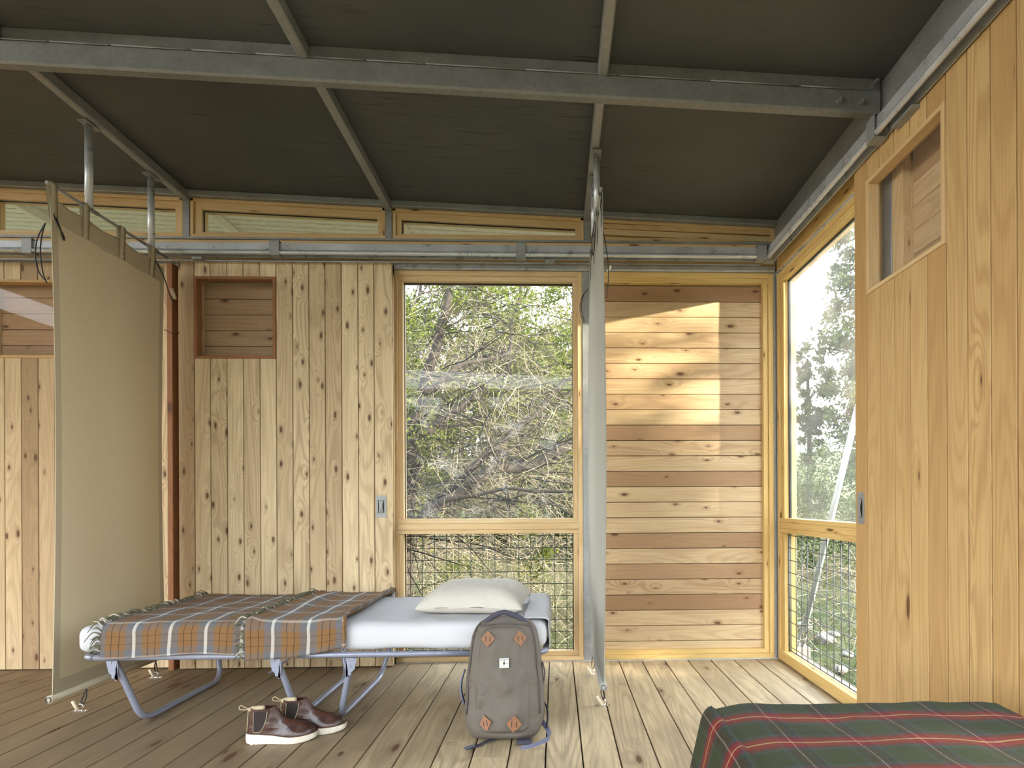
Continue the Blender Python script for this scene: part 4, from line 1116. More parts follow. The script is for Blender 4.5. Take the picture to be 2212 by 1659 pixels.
# ================================================================== boots
def boot(loc, rz, label):
    e = empty('ankle_boot', loc, rz); tag(e, label, 'boot', 'pair of brown pull-on boots')
    # contour of the foot: half width at distance t from the heel (0) to the toe (1)
    def hw(t): return .5 * (.058 + .046 * math.sin(min(1, max(0, (t - .18) / .62)) * math.pi * .5) ** 1.5 - .012 * math.exp(-((t - .42) / .14) ** 2))
    L = .272
    def xf(z):
        K = [(.02, .270), (.035, .272), (.050, .268), (.062, .252), (.072, .222), (.082, .188), (.094, .158), (.108, .138), (.122, .126), (.138, .118), (.152, .111)]
        for (a, b), (c, d) in zip(K[:-1], K[1:]):
            if z <= c: t = (z - a) / (c - a); return b + (d - b) * max(0, t)
        return K[-1][1]
    def xb(z): return .004 + .010 * max(0, (z - .03) / .12) ** 1.3 - .004 * math.exp(-((z - .05) / .02) ** 2)
    def surf(a, z, off=0.0, wr=1.0):
        x0, x1 = xb(z), xf(z); cx, rx = (x0 + x1) / 2, (x1 - x0) / 2
        ca, sa = math.cos(a), math.sin(a)
        x = cx + (abs(ca) ** .86) * math.copysign(rx + off, ca)
        t = min(1, max(0, x / L))
        w = hw(t) * (1 - .30 * min(1, max(0, (z - .04) / .05)) ** 1.2 * (1 if t > .40 else .55)) + off
        if t > .42: w *= max(.35, 1 - .55 * max(0, (z - .035) / .05) * min(1, (t - .42) * 3))
        y = (abs(sa) ** .80) * math.copysign(w, sa)
        n1 = noise.noise(Vector((x * 60, y * 40, z * 70))) * .0016 * wr + noise.noise(Vector((x * 26 + 3, y * 20, z * 30))) * .0030 * wr * (1 if t > .3 else .35)
        return Vector((x + n1 * ca, y + n1 * sa, z + (n1 * .6 if z > .05 else 0)))
    m = MB()
    zs = [.024, .03, .038, .046, .053, .059, .064, .068, .072, .077, .082, .088, .094, .101, .108, .116, .124, .132, .140, .147, .152]
    def up(u, v):
        k = v * (len(zs) - 1); i = min(len(zs) - 2, int(k)); z = zs[i] + (zs[i + 1] - zs[i]) * (k - i)
        p = surf(u * 2 * math.pi, z)
        if v == 1: p.z -= .016 * max(0, math.sin(u * 2 * math.pi) ** 2) 
        return p
    m.grid(up, 56, len(zs) - 1, closed_u=True)
    m.grid(lambda u, v: surf(-u * 2 * math.pi, .152 - .04 * (1 - v) - .016 * math.sin(u * 2 * math.pi) ** 2 * v, -.003, 0), 56, 4, closed_u=True)
    o = m.build('upper', M['bootleather'], e, origin=(0, 0, 0)); o.modifiers.new('s', 'SUBSURF').render_levels = 1
    m = MB(); m.grid(lambda u, v: (lambda p: Vector((p.x, p.y * v, .100)))(surf(-u * 2 * math.pi, .100, -.005, 0)), 40, 3, closed_u=True); m.build('lining', M['elastic'], e, origin=(0, 0, 0))
    # sole
    def rock(x): return .010 * max(0, (x - .19) / .09) ** 2 + .002 * max(0, (.02 - x) / .02)
    def sol(u, v):
        a = u * 2 * math.pi; off = [.0045, .0065, .006, .0055][min(3, int(v * 3 + .01))]
        p = surf(a, .030, off, 0); zb = rock(p.x); zt = .040 - .014 * min(1, max(0, (p.x - .05) / .13)) + .5 * rock(p.x)
        return Vector((p.x, p.y, zb + (zt - zb) * v))
    m = MB(); m.grid(sol, 56, 3, closed_u=True)
    for v in (0, 1): m.face([len(m.v) + i for i in range(56)], [(0, 0)] * 56); m.v += [sol(i / 56 if v else 1 - i / 56, v) for i in range(56)]
    k = .02
    while k < .215:
        w = hw(k / L) * .90; m.box(k, k + .011, -w, w, -.0 + rock(k + .005) - .0022, rock(k + .005) + .002, 'y', 0, (0, 0)); k += .018
    for vtx in m.v: vtx.z += .0022
    m.build('sole', M['sole'], e, origin=(0, 0, 0))
    m = MB(); m.tube([(lambda p: (p.x, p.y, .0435 - .014 * min(1, max(0, (p.x - .05) / .13)) + .5 * rock(p.x)))(surf(2 * math.pi * i / 56, .030, .003, 0)) for i in range(56)], .0022, 6, closed=True); m.build('welt', M['welt'], e, origin=(0, 0, 0))
    # elastic side panels
    for sd_ in (1, -1):
        m = MB()
        def ang(x, z):
            x0, x1 = xb(z), xf(z); c = max(-1, min(1, (x - (x0 + x1) / 2) / ((x1 - x0) / 2))); return math.acos(math.copysign(abs(c) ** (1 / .86), c)) * sd_
        def gus(u, v):
            z = .050 + .084 * v; xa = .030 + .004 * v; xb_ = .076 + .010 * v - .020 * (1 - v) ** 4
            if v < .12: xa += .004 * (1 - v / .12)
            x = xa + (xb_ - xa) * (u if sd_ > 0 else 1 - u)
            return surf(ang(x, z), z, .0012, 0)
        m.grid(gus, 8, 14); m.build('elastic_panel', M['elastic'], e, origin=(0, 0, 0))
        m = MB(); m.tube([Vector(gus(0, 1)), Vector(gus(0, .6)), Vector(gus(0, .2)), Vector(gus(0, 0)), Vector(gus(.5, 0)), Vector(gus(1, 0)), Vector(gus(1, .2)), Vector(gus(1, .6)), Vector(gus(1, 1))], .0010, 5, sub=3); m.build('stitching', M['tabtan'], e, origin=(0, 0, 0))
    m = MB(); soft(m, .010, .070, -.013, .013, .128, .152, .009, (8, 4, 4), .001, 30); o = weld(m.build('pull_tab', M['tabtan'], e, origin=(0, 0, 0)))
    m = MB(); m.tube([(.014, 0, .142), (-.004, .001, .146), (-.020, .004, .156), (-.030, .003, .152), (-.026, -.003, .143), (-.010, -.002, .140), (.012, 0, .138)], .0016, 6, sub=5); m.build('pull_loop', M['tabtan'], e, origin=(0, 0, 0))
    m = MB(); m.tube([(.006, 0, .145), (.003, 0, .10), (.000, 0, .06), (.001, 0, .034)], .0014, 5); m.build('back_seam', M['tabtan'], e, origin=(0, 0, 0))
    return e
boot((-1.292, 2.375, 0), math.radians(9), 'nearer brown leather ankle boot with white wedge sole, in front of the cot')
boot((-1.205, 2.475, 0), math.radians(6), 'farther brown leather ankle boot, half hidden by its mate, toe to the right')

# ================================================================== backpack
bp = empty('backpack', (-.222, 2.395, 0)); tag(bp, 'upright taupe backpack with four tan leather diamond patches leaning on the cot', 'backpack')
LEAN = math.radians(7)
def bl_(p):
    """lean backwards towards the cot and sit on the floor"""
    x, y, z = p
    y2 = y * math.cos(LEAN) + z * math.sin(LEAN); z2 = z * math.cos(LEAN) - y * math.sin(LEAN)
    return Vector((x - .222, y2 + 2.395, z2 + .012))
def bprof(z):
    K = [(0, .135, .070), (.012, .150, .085), (.04, .163, .095), (.10, .170, .10), (.20, .167, .10), (.30, .157, .097), (.37, .150, .092), (.42, .141, .082), (.455, .126, .068), (.478, .104, .050), (.492, .060, .028), (.497, .004, .003)]
    for (a, b, c), (d, e_, f) in zip(K[:-1], K[1:]):
        if z <= d: t = (z - a) / (d - a); return b + (e_ - b) * t, c + (f - c) * t
    return K[-1][1:]
def bsurf(a, z, ox=0, oy=0, n=1.0, ex=.55):
    w, d = bprof(z); w += ox; d += oy
    ca, sa = math.cos(a), math.sin(a)
    x = math.copysign(abs(ca) ** ex, ca) * w; y = math.copysign(abs(sa) ** .75, sa) * d
    q = Vector((x * 9, y * 9, z * 9)); k = n * (.006 * noise.noise(q) + .005 * noise.noise(q * 2.3 + Vector((5, 0, 0))))
    k += n * .007 * math.sin((z * 2 + x * 1.1) * 22) * math.exp(-((z - .24) / .10) ** 2) * math.exp(-((x - .05) / .10) ** 2)
    return (x * (1 + k * 4), y - k if y < 0 else y + k * .4, z)
m = MB(); ZS = [0, .006, .012, .025, .04, .06, .08] + [.10 + i * .02 for i in range(16)] + [.415, .43, .445, .457, .468, .478, .486, .492, .4955, .497]
m.grid(lambda u, v: bl_(bsurf(-u * 2 * math.pi, ZS[int(round(v * (len(ZS) - 1)))])), 72, len(ZS) - 1, closed_u=True)
m.face([len(m.v) + i for i in range(24)], [(0, 0)] * 24); m.v += [bl_(bsurf(u / 24 * 2 * math.pi, 0)) for u in range(24)]
weld(m.build('body', M['packcloth'], bp), .0004, 1)
# raised front panel
def fpan(u, v, off=.016):
    a = 2 * u - 1; z = .030 + .425 * v
    w = .118 * (1 - .16 * v ** 2); rc = .05
    zz = v * .425; dz = min(zz, .425 - zz)
    if dz < rc: w = w - rc + math.sqrt(max(0, rc * rc - (rc - dz) ** 2)) + .0
    x = a * w
    bw, bd = bprof(z)
    yb = -bd * max(0.0, 1 - abs(x / bw) ** 2.6) ** .6
    ed = min(1, (1 - abs(a)) * 9) * min(1, dz / .012)
    n1 = .010 * noise.noise(Vector((x * 10, z * 10, 2))) + .006 * noise.noise(Vector((x * 25, z * 18, 7)))
    fold = .016 * math.sin((z * 1.0 + x * .9) * 30 + 1.0) * math.exp(-((z - .235) / .07) ** 2) * math.exp(-((x - .03) / .07) ** 2) + .011 * math.sin((z - x * .9) * 26) * math.exp(-((z - .12) / .07) ** 2)
    return bl_((x, yb - off * ed ** .4 - (n1 + fold) * ed, z))
m = MB(); m.grid(fpan, 44, 64)
o = m.build('front_panel', M['packcloth'], bp)
m = MB(); ring = [fpan(0.0, k / 40) for k in range(41)] + [fpan(1.0, 1 - k / 40) for k in range(41)]
m.tube([p + Vector((0, -.003, 0)) for p in ring], .0028, 6, closed=True); m.build('piping', M['packdark'], bp)
# zips on the shoulders
m = MB()
for s_ in (-1, 1):
    m.tube([bl_(bsurf(-math.pi / 2 + s_ * .95, z, .002, .004, 1)) for z in (.10, .20, .28, .34, .39, .43, .455, .47)], .0035, 6, sub=3)
m.tube([bl_(bsurf(-math.pi / 2 + a, .468 - abs(a) * .012, .003, .006, 0)) for a in (-.95, -.6, -.3, 0, .3, .6, .95)], .0035, 6, sub=3)
m.build('zip', M['packdark'], bp)
# haul handle
m = MB(); m.tube([bl_((-.088, -.040, .462)), bl_((-.070, -.045, .482)), bl_((-.035, -.048, .505)), bl_((.0, -.048, .513)), bl_((.035, -.046, .503)), bl_((.070, -.045, .486)), bl_((.092, -.040, .464))], .011, 8, sub=5, flat=(.35, 1)); m.build('haul_handle', M['strap'], bp)
# patches
def on_front(x, z, off=.004):
    u = .5 + .5 * x / (.118 * (1 - .16 * ((z - .03) / .425) ** 2)); v = (z - .03) / .425
    p = fpan(u, v); du = fpan(u + .02, v) - fpan(u - .02, v); dv = fpan(u, v + .02) - fpan(u, v - .02)
    n = du.cross(dv).normalized()
    if n.y > 0: n = -n
    return p + n * off, du.normalized(), n
for (x, z, rot, sz) in ((-.064, .408, 0, .037), (.067, .408, .05, .036), (-.066, .075, .25, .034), (.048, .072, -.1, .040)):
    p, ex, n = on_front(x, z, .006); ey = n.cross(ex).normalized() * -1
    if ey.z < 0: ey = -ey
    cr_, sr_ = math.cos(rot), math.sin(rot); a1 = ex * cr_ + ey * sr_; a2 = ey * cr_ - ex * sr_
    m = MB(); h = sz * .92
    for (rr1, o1, o2) in ((1.0, 0, .003),):
        q = [p + a1 * (h * .86), p + a2 * h, p - a1 * (h * .86), p - a2 * h]
        t = [c + n * .0035 for c in q]; b = [c - n * .004 for c in q]
        m.poly(t); m.poly(list(reversed(b)))
        for i in range(4): m.poly([t[i], b[i], b[(i + 1) % 4], t[(i + 1) % 4]])
    pt = m.build('leather_patch', M['leather'], bp)
    m = MB()
    for s_ in (-1, 1):
        c = p + a1 * (s_ * sz * .24) + n * .0038; m.bar(c - a2 * sz * .32, c + a2 * sz * .32, .0025, .0016, a1)
    m.build('slit', M['ink'], pt)
# label
p, ex, n = on_front(.004, .312, .007); ey = n.cross(ex); ey = ey if ey.z > 0 else -ey
hs = .0195
m = MB(); q = [p - ex * hs - ey * hs, p + ex * hs - ey * hs, p + ex * hs + ey * hs, p - ex * hs + ey * hs]; t = [c + n * .0015 for c in q]
m.poly(t); m.poly([c - n * .003 for c in reversed(q)])
for i in range(4): m.poly([q[i] - n * .003, q[(i + 1) % 4] - n * .003, t[(i + 1) % 4], t[i]])
lb = m.build('sewn_label', M['labelwhite'], bp)
def L2(a, b, d=.0018): return p + ex * (a * hs) + ey * (b * hs) + n * d
m = MB(); ll = [(.02, .34), (.09, .50), (.05, .60), (-.02, .56), (-.04, .30), (-.14, .22), (-.22, .05), (-.18, -.18), (-.06, -.34), (.02, -.40), (.08, -.30), (.16, -.12), (.17, .10), (.10, .24)]
m.poly([L2(a, b) for a, b in ll]); m.bar(L2(-.02, -.38), L2(-.02, -.50), .0012, .0006, ex); m.bar(L2(-.1, .66), L2(.02, .50), .0008, .0005, ex); m.bar(L2(.17, -.0), L2(.85, -.02), .0012, .0006, ey)
m.build('emblem', M['ink'], lb)
m = MB(); m.bar(L2(-.85, -.0), L2(-.2, .0), .0016, .0006, ey); m.build('emblem_line', M['yellow'], lb)
def lettering(txt, size, b, name):
    cu = bpy.data.curves.new(name, 'FONT'); cu.body = txt; cu.size = size; cu.align_x = 'CENTER'; cu.extrude = .0002
    tmp = bpy.data.objects.new(name, cu); COL.objects.link(tmp)
    bpy.context.view_layer.update()
    me = bpy.data.meshes.new_from_object(tmp.evaluated_get(bpy.context.evaluated_depsgraph_get()))
    bpy.data.objects.remove(tmp)
    o = bpy.data.objects.new(name, me); COL.objects.link(o); me.materials.append(M['ink'])
    R_ = Matrix((ex, ey, n)).transposed().to_4x4(); R_.translation = L2(0, b) - Vector(bp.location)
    o.parent = lb; o.matrix_local = R_
    return o
lettering('COTOPAXI', .0072, .58, 'lettering'); lettering('GEAR FOR GOOD', .0036, -.82, 'lettering')
# bottom and side straps
def strap(name, pts, w, mat, sub=5):
    m = MB(); m.tube(pts, w, 6, sub=sub, flat=(1, .12)); return m.build(name, M[mat], bp)
def ribbon(name, pts, w, wd, mat):
    pts2, _ = catmull([Vector(q) for q in pts], [0] * len(pts), 8); wd = Vector(wd).normalized()
    m = MB()
    for a, b in zip(pts2[:-1], pts2[1:]):
        if (b - a).length > 1e-5: m.bar(a, b + (b - a) * .08, w, .0022, wd)
    return m.build(name, M[mat], bp)
ribbon('strap', [(-.245, 2.36, .012), (-.29, 2.33, .010), (-.325, 2.300, .005), (-.372, 2.275, .004)], .022, (.35, -1, .1), 'strap')
ribbon('strap', [(-.372, 2.275, .005), (-.355, 2.283, .008), (-.338, 2.292, .009)], .022, (.35, -1, .1), 'slate')
ribbon('strap', [(-.065, 2.42, .15), (-.045, 2.415, .12), (-.040, 2.40, .08), (-.045, 2.38, .04)], .026, (.3, -1, .3), 'strap')
ribbon('strap', [(-.075, 2.44, .06), (-.055, 2.41, .045), (-.038, 2.38, .030), (-.034, 2.355, .012), (-.060, 2.32, .006), (-.105, 2.285, .004), (-.145, 2.268, .004)], .020, (.2, .6, 1), 'slate')
m = MB(); m.box(-.165, -.105, 2.30, 2.34, .004, .018, 'x', .003); m.build('buckle', M['strap'], bp)
m = MB(); m.grid(lambda u, v: bl_(((-.166 - .016 * math.sin(math.pi * v) - .002), -.03 + .03 * u, .13 + .14 * v)), 3, 14); o = m.build('side_pocket', M['slate'], bp); sd = o.modifiers.new('t', 'SOLIDIFY'); sd.thickness = .006
m = MB(); m.grid(lambda u, v: bl_(((.163 + .010 * math.sin(math.pi * v)), -.03 + .03 * u, .20 + .10 * v)), 3, 14); o = m.build('side_pocket', M['packdark'], bp); sd = o.modifiers.new('t', 'SOLIDIFY'); sd.thickness = .006

# ================================================================== outdoors
RS = np.random.RandomState(21)
def gz(x, y):
    """height of the ground outside"""
    h = -.42 + .10 * np.sin(x * .7 + 1) * np.cos(y * .5) + .05 * np.sin(x * 2.1 + y * 1.7)
    h = h + np.clip(y - 7.5, 0, 60) * .115 + np.clip(x - 6, 0, 40) * .02 * (y > 4)
    return h
gx = np.concatenate([np.linspace(-60, -8, 14), np.linspace(-7, 9, 90), np.linspace(10, 60, 16)]); gy = np.concatenate([np.linspace(-50, -4, 12), np.linspace(-3, 14, 95), np.linspace(15, 70, 16)])
GX, GY_ = np.meshgrid(gx, gy)
inside = (GX > -5.2) & (GX < 1.9) & (GY_ < 3.7)
GZ = gz(GX, GY_) + RS.randn(*GX.shape) * .012
GZ = np.where(inside, -.5, GZ)
vv = np.stack([GX, GY_, GZ], -1).reshape(-1, 3); nx_ = len(gx)
ff = [(j * nx_ + i, j * nx_ + i + 1, (j + 1) * nx_ + i + 1, (j + 1) * nx_ + i) for j in range(len(gy) - 1) for i in range(nx_ - 1)]
structure(np_mesh('ground', vv, ff, M['ground']))

def quads(c, size, asp, rs, up=.0):
    """little leaf quads at centres c"""
    n = len(c)
    a = rs.randn(n, 3); a[:, 2] += up; a /= np.linalg.norm(a, axis=1)[:, None]
    b = np.cross(a, rs.randn(n, 3)); b /= np.linalg.norm(b, axis=1)[:, None] + 1e-9
    L = size * (.6 + .8 * rs.rand(n))[:, None]
    P = np.stack([c - a * L * .5 - b * L * asp * .3, c - a * L * .1 + b * L * asp * .5, c + a * L * .5, c + a * L * .05 - b * L * asp * .5], 1).reshape(-1, 3)
    return P, np.arange(4 * n).reshape(n, 4)
def clumps(cs, r, n, rs, flat=.7):
    k = rs.randint(0, len(cs), n); d = rs.randn(n, 3) * .5; d[:, 2] *= flat
    rr_ = r if np.isscalar(r) else np.asarray(r)[k][:, None]
    return np.asarray(cs)[k] + d * rr_
def sticks(P0, D, L, R, rs, seg=4, bend=.35, droop=.15):
    """thin bent three-sided twigs; returns verts, faces"""
    n = len(P0); V = np.zeros((n, seg + 1, 3, 3)); p = P0.copy(); d = D / np.linalg.norm(D, axis=1)[:, None]
    s = np.cross(d, rs.randn(n, 3)); s /= np.linalg.norm(s, axis=1)[:, None]; t = np.cross(d, s)
    for k in range(seg + 1):
        rad = (R * (1 - .75 * k / seg))[:, None]
        for j in range(3):
            a = 2 * math.pi * j / 3
            V[:, k, j] = p + (s * math.cos(a) + t * math.sin(a)) * rad
        d = d + rs.randn(n, 3) * bend * .5 + np.array([0, 0, -droop * .4]); d /= np.linalg.norm(d, axis=1)[:, None]
        p = p + d * (L / seg)[:, None]
    idx = np.arange(n * (seg + 1) * 3).reshape(n, seg + 1, 3)
    F = []
    for k in range(seg):
        for j in range(3):
            j2 = (j + 1) % 3
            F.append(np.stack([idx[:, k, j], idx[:, k, j2], idx[:, k + 1, j2], idx[:, k + 1, j]], 1))
    return V.reshape(-1, 3), np.concatenate(F)

# ---- the big juniper right behind the window
BR = [
    ([(-1.72, 6.2, -.3), (-1.69, 6.2, .4), (-1.67, 6.2, 0.926), (-1.602, 6.2, 1.354), (-1.584, 6.2, 1.685), (-1.468, 6.2, 2.016), (-1.425, 6.2, 2.298), (-1.333, 6.2, 2.646), (-1.241, 6.2, 2.977), (-1.149, 6.2, 3.343), (-1.082, 6.2, 3.9)], .19, .03),
    ([(-1.508, 5.9, 1.605), (-1.186, 6.02, 1.89), (-0.849, 6.14, 2.171), (-0.664, 6.26, 2.362), (-0.506, 6.38, 2.559)], .075, .045),
    ([(-1.31, 5.6, 2.067), (-1.003, 5.72, 2.366), (-0.775, 5.84, 2.458), (-0.632, 5.96, 2.512), (-0.497, 6.08, 2.649), (-0.481, 6.2, 2.965), (-0.431, 6.32, 3.139), (-0.394, 6.44, 3.491)], .026, .025),
    ([(-1.55, 5.7, .5), (-1.189, 5.5, 1.02), (-0.991, 5.62, 1.169), (-0.827, 5.74, 1.372), (-0.594, 5.86, 1.584), (-0.461, 5.98, 1.724), (-0.257, 6.1, 1.935), (-0.011, 6.22, 2.221), (0.178, 6.34, 2.466), (.4, 6.4, 2.7)], .055, .028),
    ([(-1.6, 5.6, .55), (-1.189, 5.3, 0.906), (-0.97, 5.42, 1.062), (-0.74, 5.54, 1.24), (-0.635, 5.66, 1.336), (-0.432, 5.78, 1.343), (-0.219, 5.9, 1.413), (-0.013, 6.02, 1.55), (0.169, 6.14, 1.643), (0.341, 6.26, 1.723), (.8, 6.4, 1.9)], .075, .085),
    ([(-1.6, 5.4, .5), (-1.214, 5.0, 0.885), (-1.162, 5.12, 0.964), (-0.924, 5.24, 1.046), (-0.416, 5.36, 1.117), (0.148, 5.48, 1.087), (.7, 5.6, 1.2)], .035, .018),
    ([(-1.32, 6.3, 2.908), (-1.192, 6.42, 3.014), (-0.935, 6.54, 3.228), (-0.595, 6.66, 3.485)], .022, .01),
    ([(-1.72, 6.3, 1.4), (-1.80, 6.35, 2.2), (-1.782, 6.4, 2.902), (-1.764, 6.52, 3.008), (-1.725, 6.64, 3.204), (-1.63, 6.76, 3.479), (-1.603, 6.88, 3.854)], .06, .02),
    ([(-1.374, 6.0, 1.775), (-0.88, 6.12, 1.872), (-0.48, 6.24, 2.09), (-0.233, 6.36, 2.162), (0.18, 6.48, 2.097)], .02, .01),
    ([(-1.5, 6.4, 2.2), (-1.0, 6.8, 2.7), (-.5, 7.1, 2.95), (.1, 7.2, 3.3), (.5, 7.3, 3.5)], .03, .012),
]
jt = empty('juniper_tree', (-1.7, 6.2, -.4)); tag(jt, 'tangled juniper with dark leaning branches and pale dry twigs, just outside the large window', 'tree')
m = MB(); spine = []
for pts, r0_, r1_ in BR:
    pp, rr_ = catmull([Vector(p) for p in pts], [r0_ + (r1_ - r0_) * i / (len(pts) - 1) for i in range(len(pts))], 5)
    pp = [p + Vector((.03 * noise.noise(p * 3), .03 * noise.noise(p * 3 + Vector((9, 0, 0))), .03 * noise.noise(p * 3 + Vector((0, 9, 0))))) for p in pp]
    m.tube(pp, [r * .72 for r in rr_], 9)
    spine += [tuple(p) for p in pp]
m.build('branch', M['bark'], jt)
spine = np.array(spine)
nT = 4600
P0 = spine[RS.randint(0, len(spine), nT)] + RS.randn(nT, 3) * np.array([.26, .26, .20]) + np.array([0, .25, 0])
far_ = RS.rand(nT) < .45
P0[far_] = np.stack([RS.uniform(-2.6, 1.0, far_.sum()), RS.uniform(6.0, 8.6, far_.sum()), RS.uniform(-.2, 3.6, far_.sum())], 1)
D = np.stack([RS.randn(nT) * 1.0 + .5, RS.randn(nT) * .5, RS.randn(nT) * .55 - .15], 1)
V, F = sticks(P0, D, .25 + .55 * RS.rand(nT), .0022 + .0036 * RS.rand(nT) ** 2, RS, 5, .5, .25)
tw = np_mesh('twigs', V, F, M['twig'], parent=jt, origin=jt.location); tw['kind'] = 'stuff'
nM = 260
P0 = spine[RS.randint(0, len(spine), nM)] + RS.randn(nM, 3) * .1
V, F = sticks(P0, np.stack([RS.randn(nM) + .8, RS.randn(nM) * .5, RS.randn(nM) * .6 + .2], 1), .5 + .8 * RS.rand(nM), .006 + .008 * RS.rand(nM), RS, 6, .3, .1)
lb_ = np_mesh('limbs', V, F, M['bark'], parent=jt, origin=jt.location); lb_['kind'] = 'stuff'
cs = [(RS.uniform(-2.7, .9), RS.uniform(5.8, 8.0), z) for z in np.concatenate([RS.uniform(2.0, 4.4, 170), RS.uniform(1.2, 2.2, 40), RS.uniform(0, 1.2, 20)])]
C = clumps(cs, RS.uniform(.12, .38, len(cs)), 52000, RS)
V, F = quads(C, .045, .35, RS)
np_mesh('foliage', V, F, M['leaf'], parent=jt, origin=jt.location)

def bushy(name, loc, ctr, rad, n, size, label, cat, mat='leafdark', trunk=True, seed=1, group=None, hollow=0.0, nc=60):
    rs = np.random.RandomState(seed)
    e = empty(name, loc); tag(e, label, cat, group)
    u = rs.randn(nc, 3); u /= np.linalg.norm(u, axis=1)[:, None]; u *= (hollow + (1 - hollow) * rs.rand(nc) ** .4)[:, None]
    cs = np.asarray(ctr) + u * np.asarray(rad)
    C = clumps(cs, rs.uniform(.14, .30, nc) * min(rad) * 1.2, n, rs, .9)
    V, F = quads(C, size, .42, rs)
    np_mesh('foliage', V, F, M[mat], parent=e, origin=loc)
    if trunk:
        m = MB(); z0 = loc[2]; H = ctr[2] + rad[2] * .6
        m.tube([(loc[0], loc[1], z0 - .1), (loc[0] + .05, loc[1], z0 + (H - z0) * .4), (ctr[0], ctr[1], H)], [.10, .07, .03], 8, sub=4)
        for k in range(10):
            a = rs.rand() * 6.28; zz = z0 + (H - z0) * (.2 + .7 * rs.rand()); b = Vector((ctr[0], ctr[1], zz))
            m.tube([b, b + Vector((math.cos(a) * rad[0] * .45, math.sin(a) * rad[1] * .45, .25)), b + Vector((math.cos(a) * rad[0] * .85, math.sin(a) * rad[1] * .85, .35))], [.035, .02, .008], 6, sub=3)
        m.build('trunk', M['bark'], e)
    return e
# trees behind the window tree
for i, (x, y, rx, rz_, zc_, lb__) in enumerate([(-3.4, 10.5, 1.6, 2.6, 2.6, 'leafy juniper standing behind the tangled tree, at its left'), (-1.2, 11.5, 1.7, 2.8, 2.9, 'green juniper crown straight behind the tangled window tree'), (.9, 11.0, 1.3, 2.1, 2.1, 'juniper with a thin crown at the right edge of the window view'), (-5.6, 9.0, 1.6, 2.4, 2.4, 'juniper hidden beyond the back sliding door')]):
    bushy('juniper_tree', (x, y, float(gz(np.array(x), np.array(y)))), (x, y, zc_), (rx * 1.15, 1.3, rz_), 30000, .12, lb__, 'tree', 'leaf' if i != 1 else 'leaf', True, 31 + i, None, .0, 170)
# low brush and logs between
nB = 3600
P0 = np.stack([RS.uniform(-4, 9.5, nB), RS.uniform(4.3, 13.5, nB), np.zeros(nB)], 1); P0[:, 2] = gz(P0[:, 0], P0[:, 1]) + RS.rand(nB) ** 2 * .5
V, F = sticks(P0, np.stack([RS.randn(nB), RS.randn(nB) * .6, np.abs(RS.randn(nB)) * .5 + .1], 1), .25 + .5 * RS.rand(nB), .0025 + .005 * RS.rand(nB), RS, 4, .45, .1)
o = np_mesh('brushwood', V, F, M['twig']); tag(o, 'tangle of dry grey twigs lying over the ground outside', 'brushwood', kind='stuff')
nG = 26000
P0 = np.stack([RS.uniform(-4, 10, nG), 4.1 + RS.rand(nG) ** 1.5 * 10, np.zeros(nG)], 1); P0[:, 2] = gz(P0[:, 0], P0[:, 1]) - .01
V, F = sticks(P0, np.stack([RS.randn(nG) * .5, RS.randn(nG) * .5, np.ones(nG)], 1), .06 + .16 * RS.rand(nG), .002 + .002 * RS.rand(nG), RS, 2, .5, .5)
o = np_mesh('grass', V, F, M['grass']); tag(o, 'dry and green grass tufts on the ground outside', 'grass', kind='stuff')
# view through the right-hand window
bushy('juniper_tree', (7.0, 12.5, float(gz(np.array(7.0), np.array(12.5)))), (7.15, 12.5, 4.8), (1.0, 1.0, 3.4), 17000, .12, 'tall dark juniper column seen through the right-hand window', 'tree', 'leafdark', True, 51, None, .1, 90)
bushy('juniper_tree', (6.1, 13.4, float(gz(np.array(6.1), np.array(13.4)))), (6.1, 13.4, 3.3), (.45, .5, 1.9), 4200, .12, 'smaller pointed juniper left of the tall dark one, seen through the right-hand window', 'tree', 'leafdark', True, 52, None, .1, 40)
bushy('juniper_shrub', (6.0, 9.8, float(gz(np.array(6.0), np.array(9.8)))), (5.6, 9.6, 1.15), (2.0, 1.0, 1.0), 12000, .07, 'low grey-green juniper thicket behind the leaning steel brace', 'shrub', 'leafdark', False, 53, None, .1, 100)
bushy('juniper_shrub', (3.6, 8.6, float(gz(np.array(3.6), np.array(8.6)))), (4.0, 8.9, .7), (.9, .8, .8), 5000, .06, 'small juniper shrub near the back corner outside the right-hand window', 'shrub', 'leafdark', False, 54, None, .1, 60)
# the row of trees that the low sun clears
for i, yy in enumerate((-7.6, -5.6, -3.6, -1.6, .25)):
    x = 9.0 + .5 * math.sin(i * 2.3)
    jr = bushy('juniper_tree', (x, yy, -.4), (x, yy, 1.40), (1.1, 1.3, 1.75), 12000, .17, 'juniper in the row outside on the sunny side, number %s from the back' % ['five', 'four', 'three', 'two', 'one'][i], 'tree', 'leafdark', True, 70 + i, 'row of junipers on the sunny side', .0, 60)
    rs = np.random.RandomState(300 + i)
    cs = np.stack([x + rs.randn(26) * .4, yy + rs.uniform(-1.4, 1.4, 26), rs.uniform(2.9, 7.2, 26)], 1)
    C = np.concatenate([clumps(cs, .75, 2300, rs, .25), np.stack([x + rs.randn(1500) * .5, yy + rs.uniform(-1.3, 1.3, 1500), rs.uniform(2.9, 7.5, 1500)], 1)])
    V, F = quads(C, .17, .42, rs)
    np_mesh('upper_crown', V, F, M['leafdark'], parent=jr, origin=(x, yy, -.4))
    m = MB(); m.tube([(x, yy, 1.4), (x + .1, yy, 4.2), (x, yy + .1, 7.2)], [.06, .04, .015], 8, sub=4); m.build('stem', M['bark'], jr)
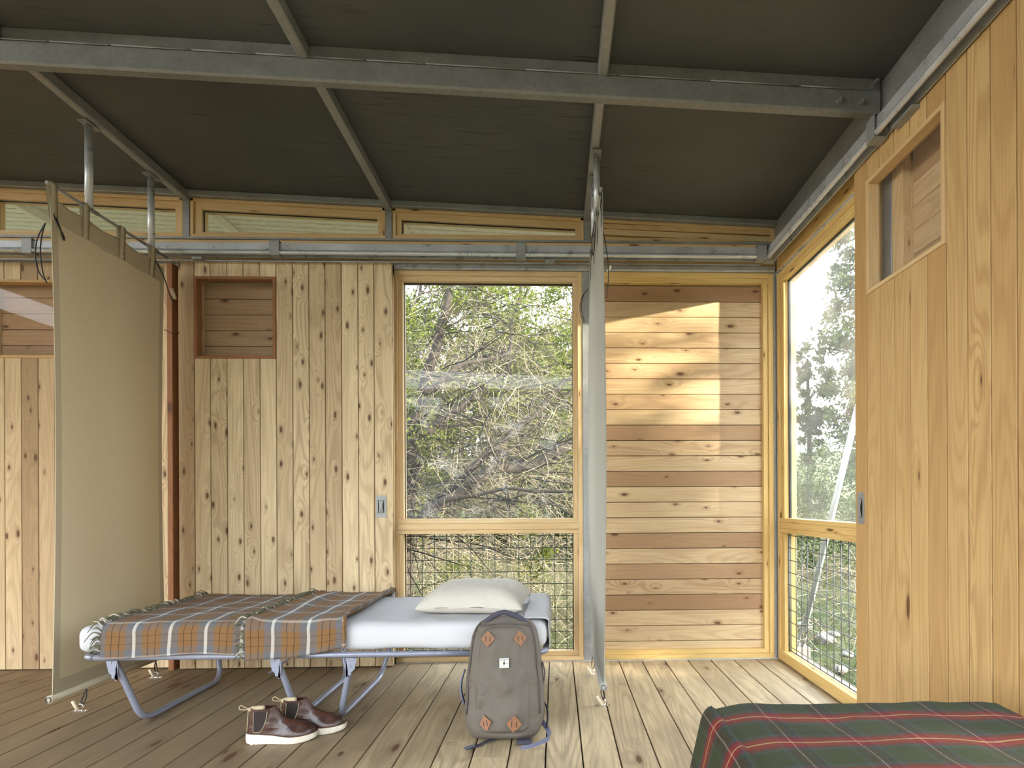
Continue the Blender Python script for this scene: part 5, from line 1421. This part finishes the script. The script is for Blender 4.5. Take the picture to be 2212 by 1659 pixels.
for i, (x, y, h) in enumerate([(-6.9, -15, 5.6), (-3.7, -16, 6.2), (-.8, -15, 5.6), (2.2, -16, 6.2), (5.4, -15, 5.6)]):  # unseen trees added to darken what the panes reflect
    bushy('juniper_tree', (x, y, -.4), (x, y, h * .42), (2.1, 1.5, h * .52), 14000, .24, 'added juniper far behind the camera, %s of five along the clearing' % ['first', 'second', 'third', 'fourth', 'fifth'][i], 'tree', 'leafdark', True, 90 + i, 'junipers added to darken the pane reflections', .0, 60)
# leaning steel brace and stones
bz = empty('steel_brace', (2.11, 4.80, -.3)); tag(bz, 'slanting galvanised steel brace outside the right-hand window, forked at its foot', 'brace')
A_, B_ = Vector((2.11, 4.80, -.27)), Vector((2.33, 4.28, 1.66))
dd = (B_ - A_).normalized()
m = MB(); m.tube([A_ + dd * .16, B_ + dd * .6], .024, 14); m.build('brace_tube', M['zinc'], bz)
m = MB()
for s_ in (-1, 1): m.bar(A_ + Vector((s_ * .022, 0, 0)), A_ + dd * .20 + Vector((s_ * .026, 0, 0)), .008, .04, (1, 0, 0))
m.tube([A_ + dd * .03 + Vector((-.04, 0, 0)), A_ + dd * .03 + Vector((.04, 0, 0))], .010, 8); m.build('clevis', M['galv'], bz)
m = MB(); m.box(2.04, 2.18, 4.74, 4.86, -.50, -.265, 'z', .01); m.build('footing', M['rock'], bz)
for i, (x, y, s_, lb__) in enumerate([(2.64, 5.45, .105, 'pale rounded stone, largest of those behind the wire mesh'), (2.84, 6.35, .09, 'pale stone furthest back behind the wire mesh'), (2.60, 4.93, .055, 'small white stone nearest the door edge behind the wire mesh'), (2.37, 4.62, .06, 'flat stone beside the foot of the wire mesh'), (2.95, 5.9, .06, 'small stone right of the furthest stone behind the mesh')]):
    m = MB(); rs_ = i * 7.0
    m.grid(lambda u, v: Vector((math.cos(u * 6.2832) * math.sin(v * math.pi), math.sin(u * 6.2832) * math.sin(v * math.pi) * .8, math.cos(v * math.pi) * .62)) * s_ * (1 + .35 * noise.noise(Vector((math.cos(u * 6.2832) * 1.3 + rs_, math.sin(u * 6.2832) * 1.3, v * 3)))) + Vector((x, y, float(gz(np.array(x), np.array(y))) + s_ * .35)), 20, 12, closed_u=True)
    tag(m.build('stone', M['rock'], origin=(x, y, float(gz(np.array(x), np.array(y))))), lb__, 'stone', 'stones outside the right-hand window')
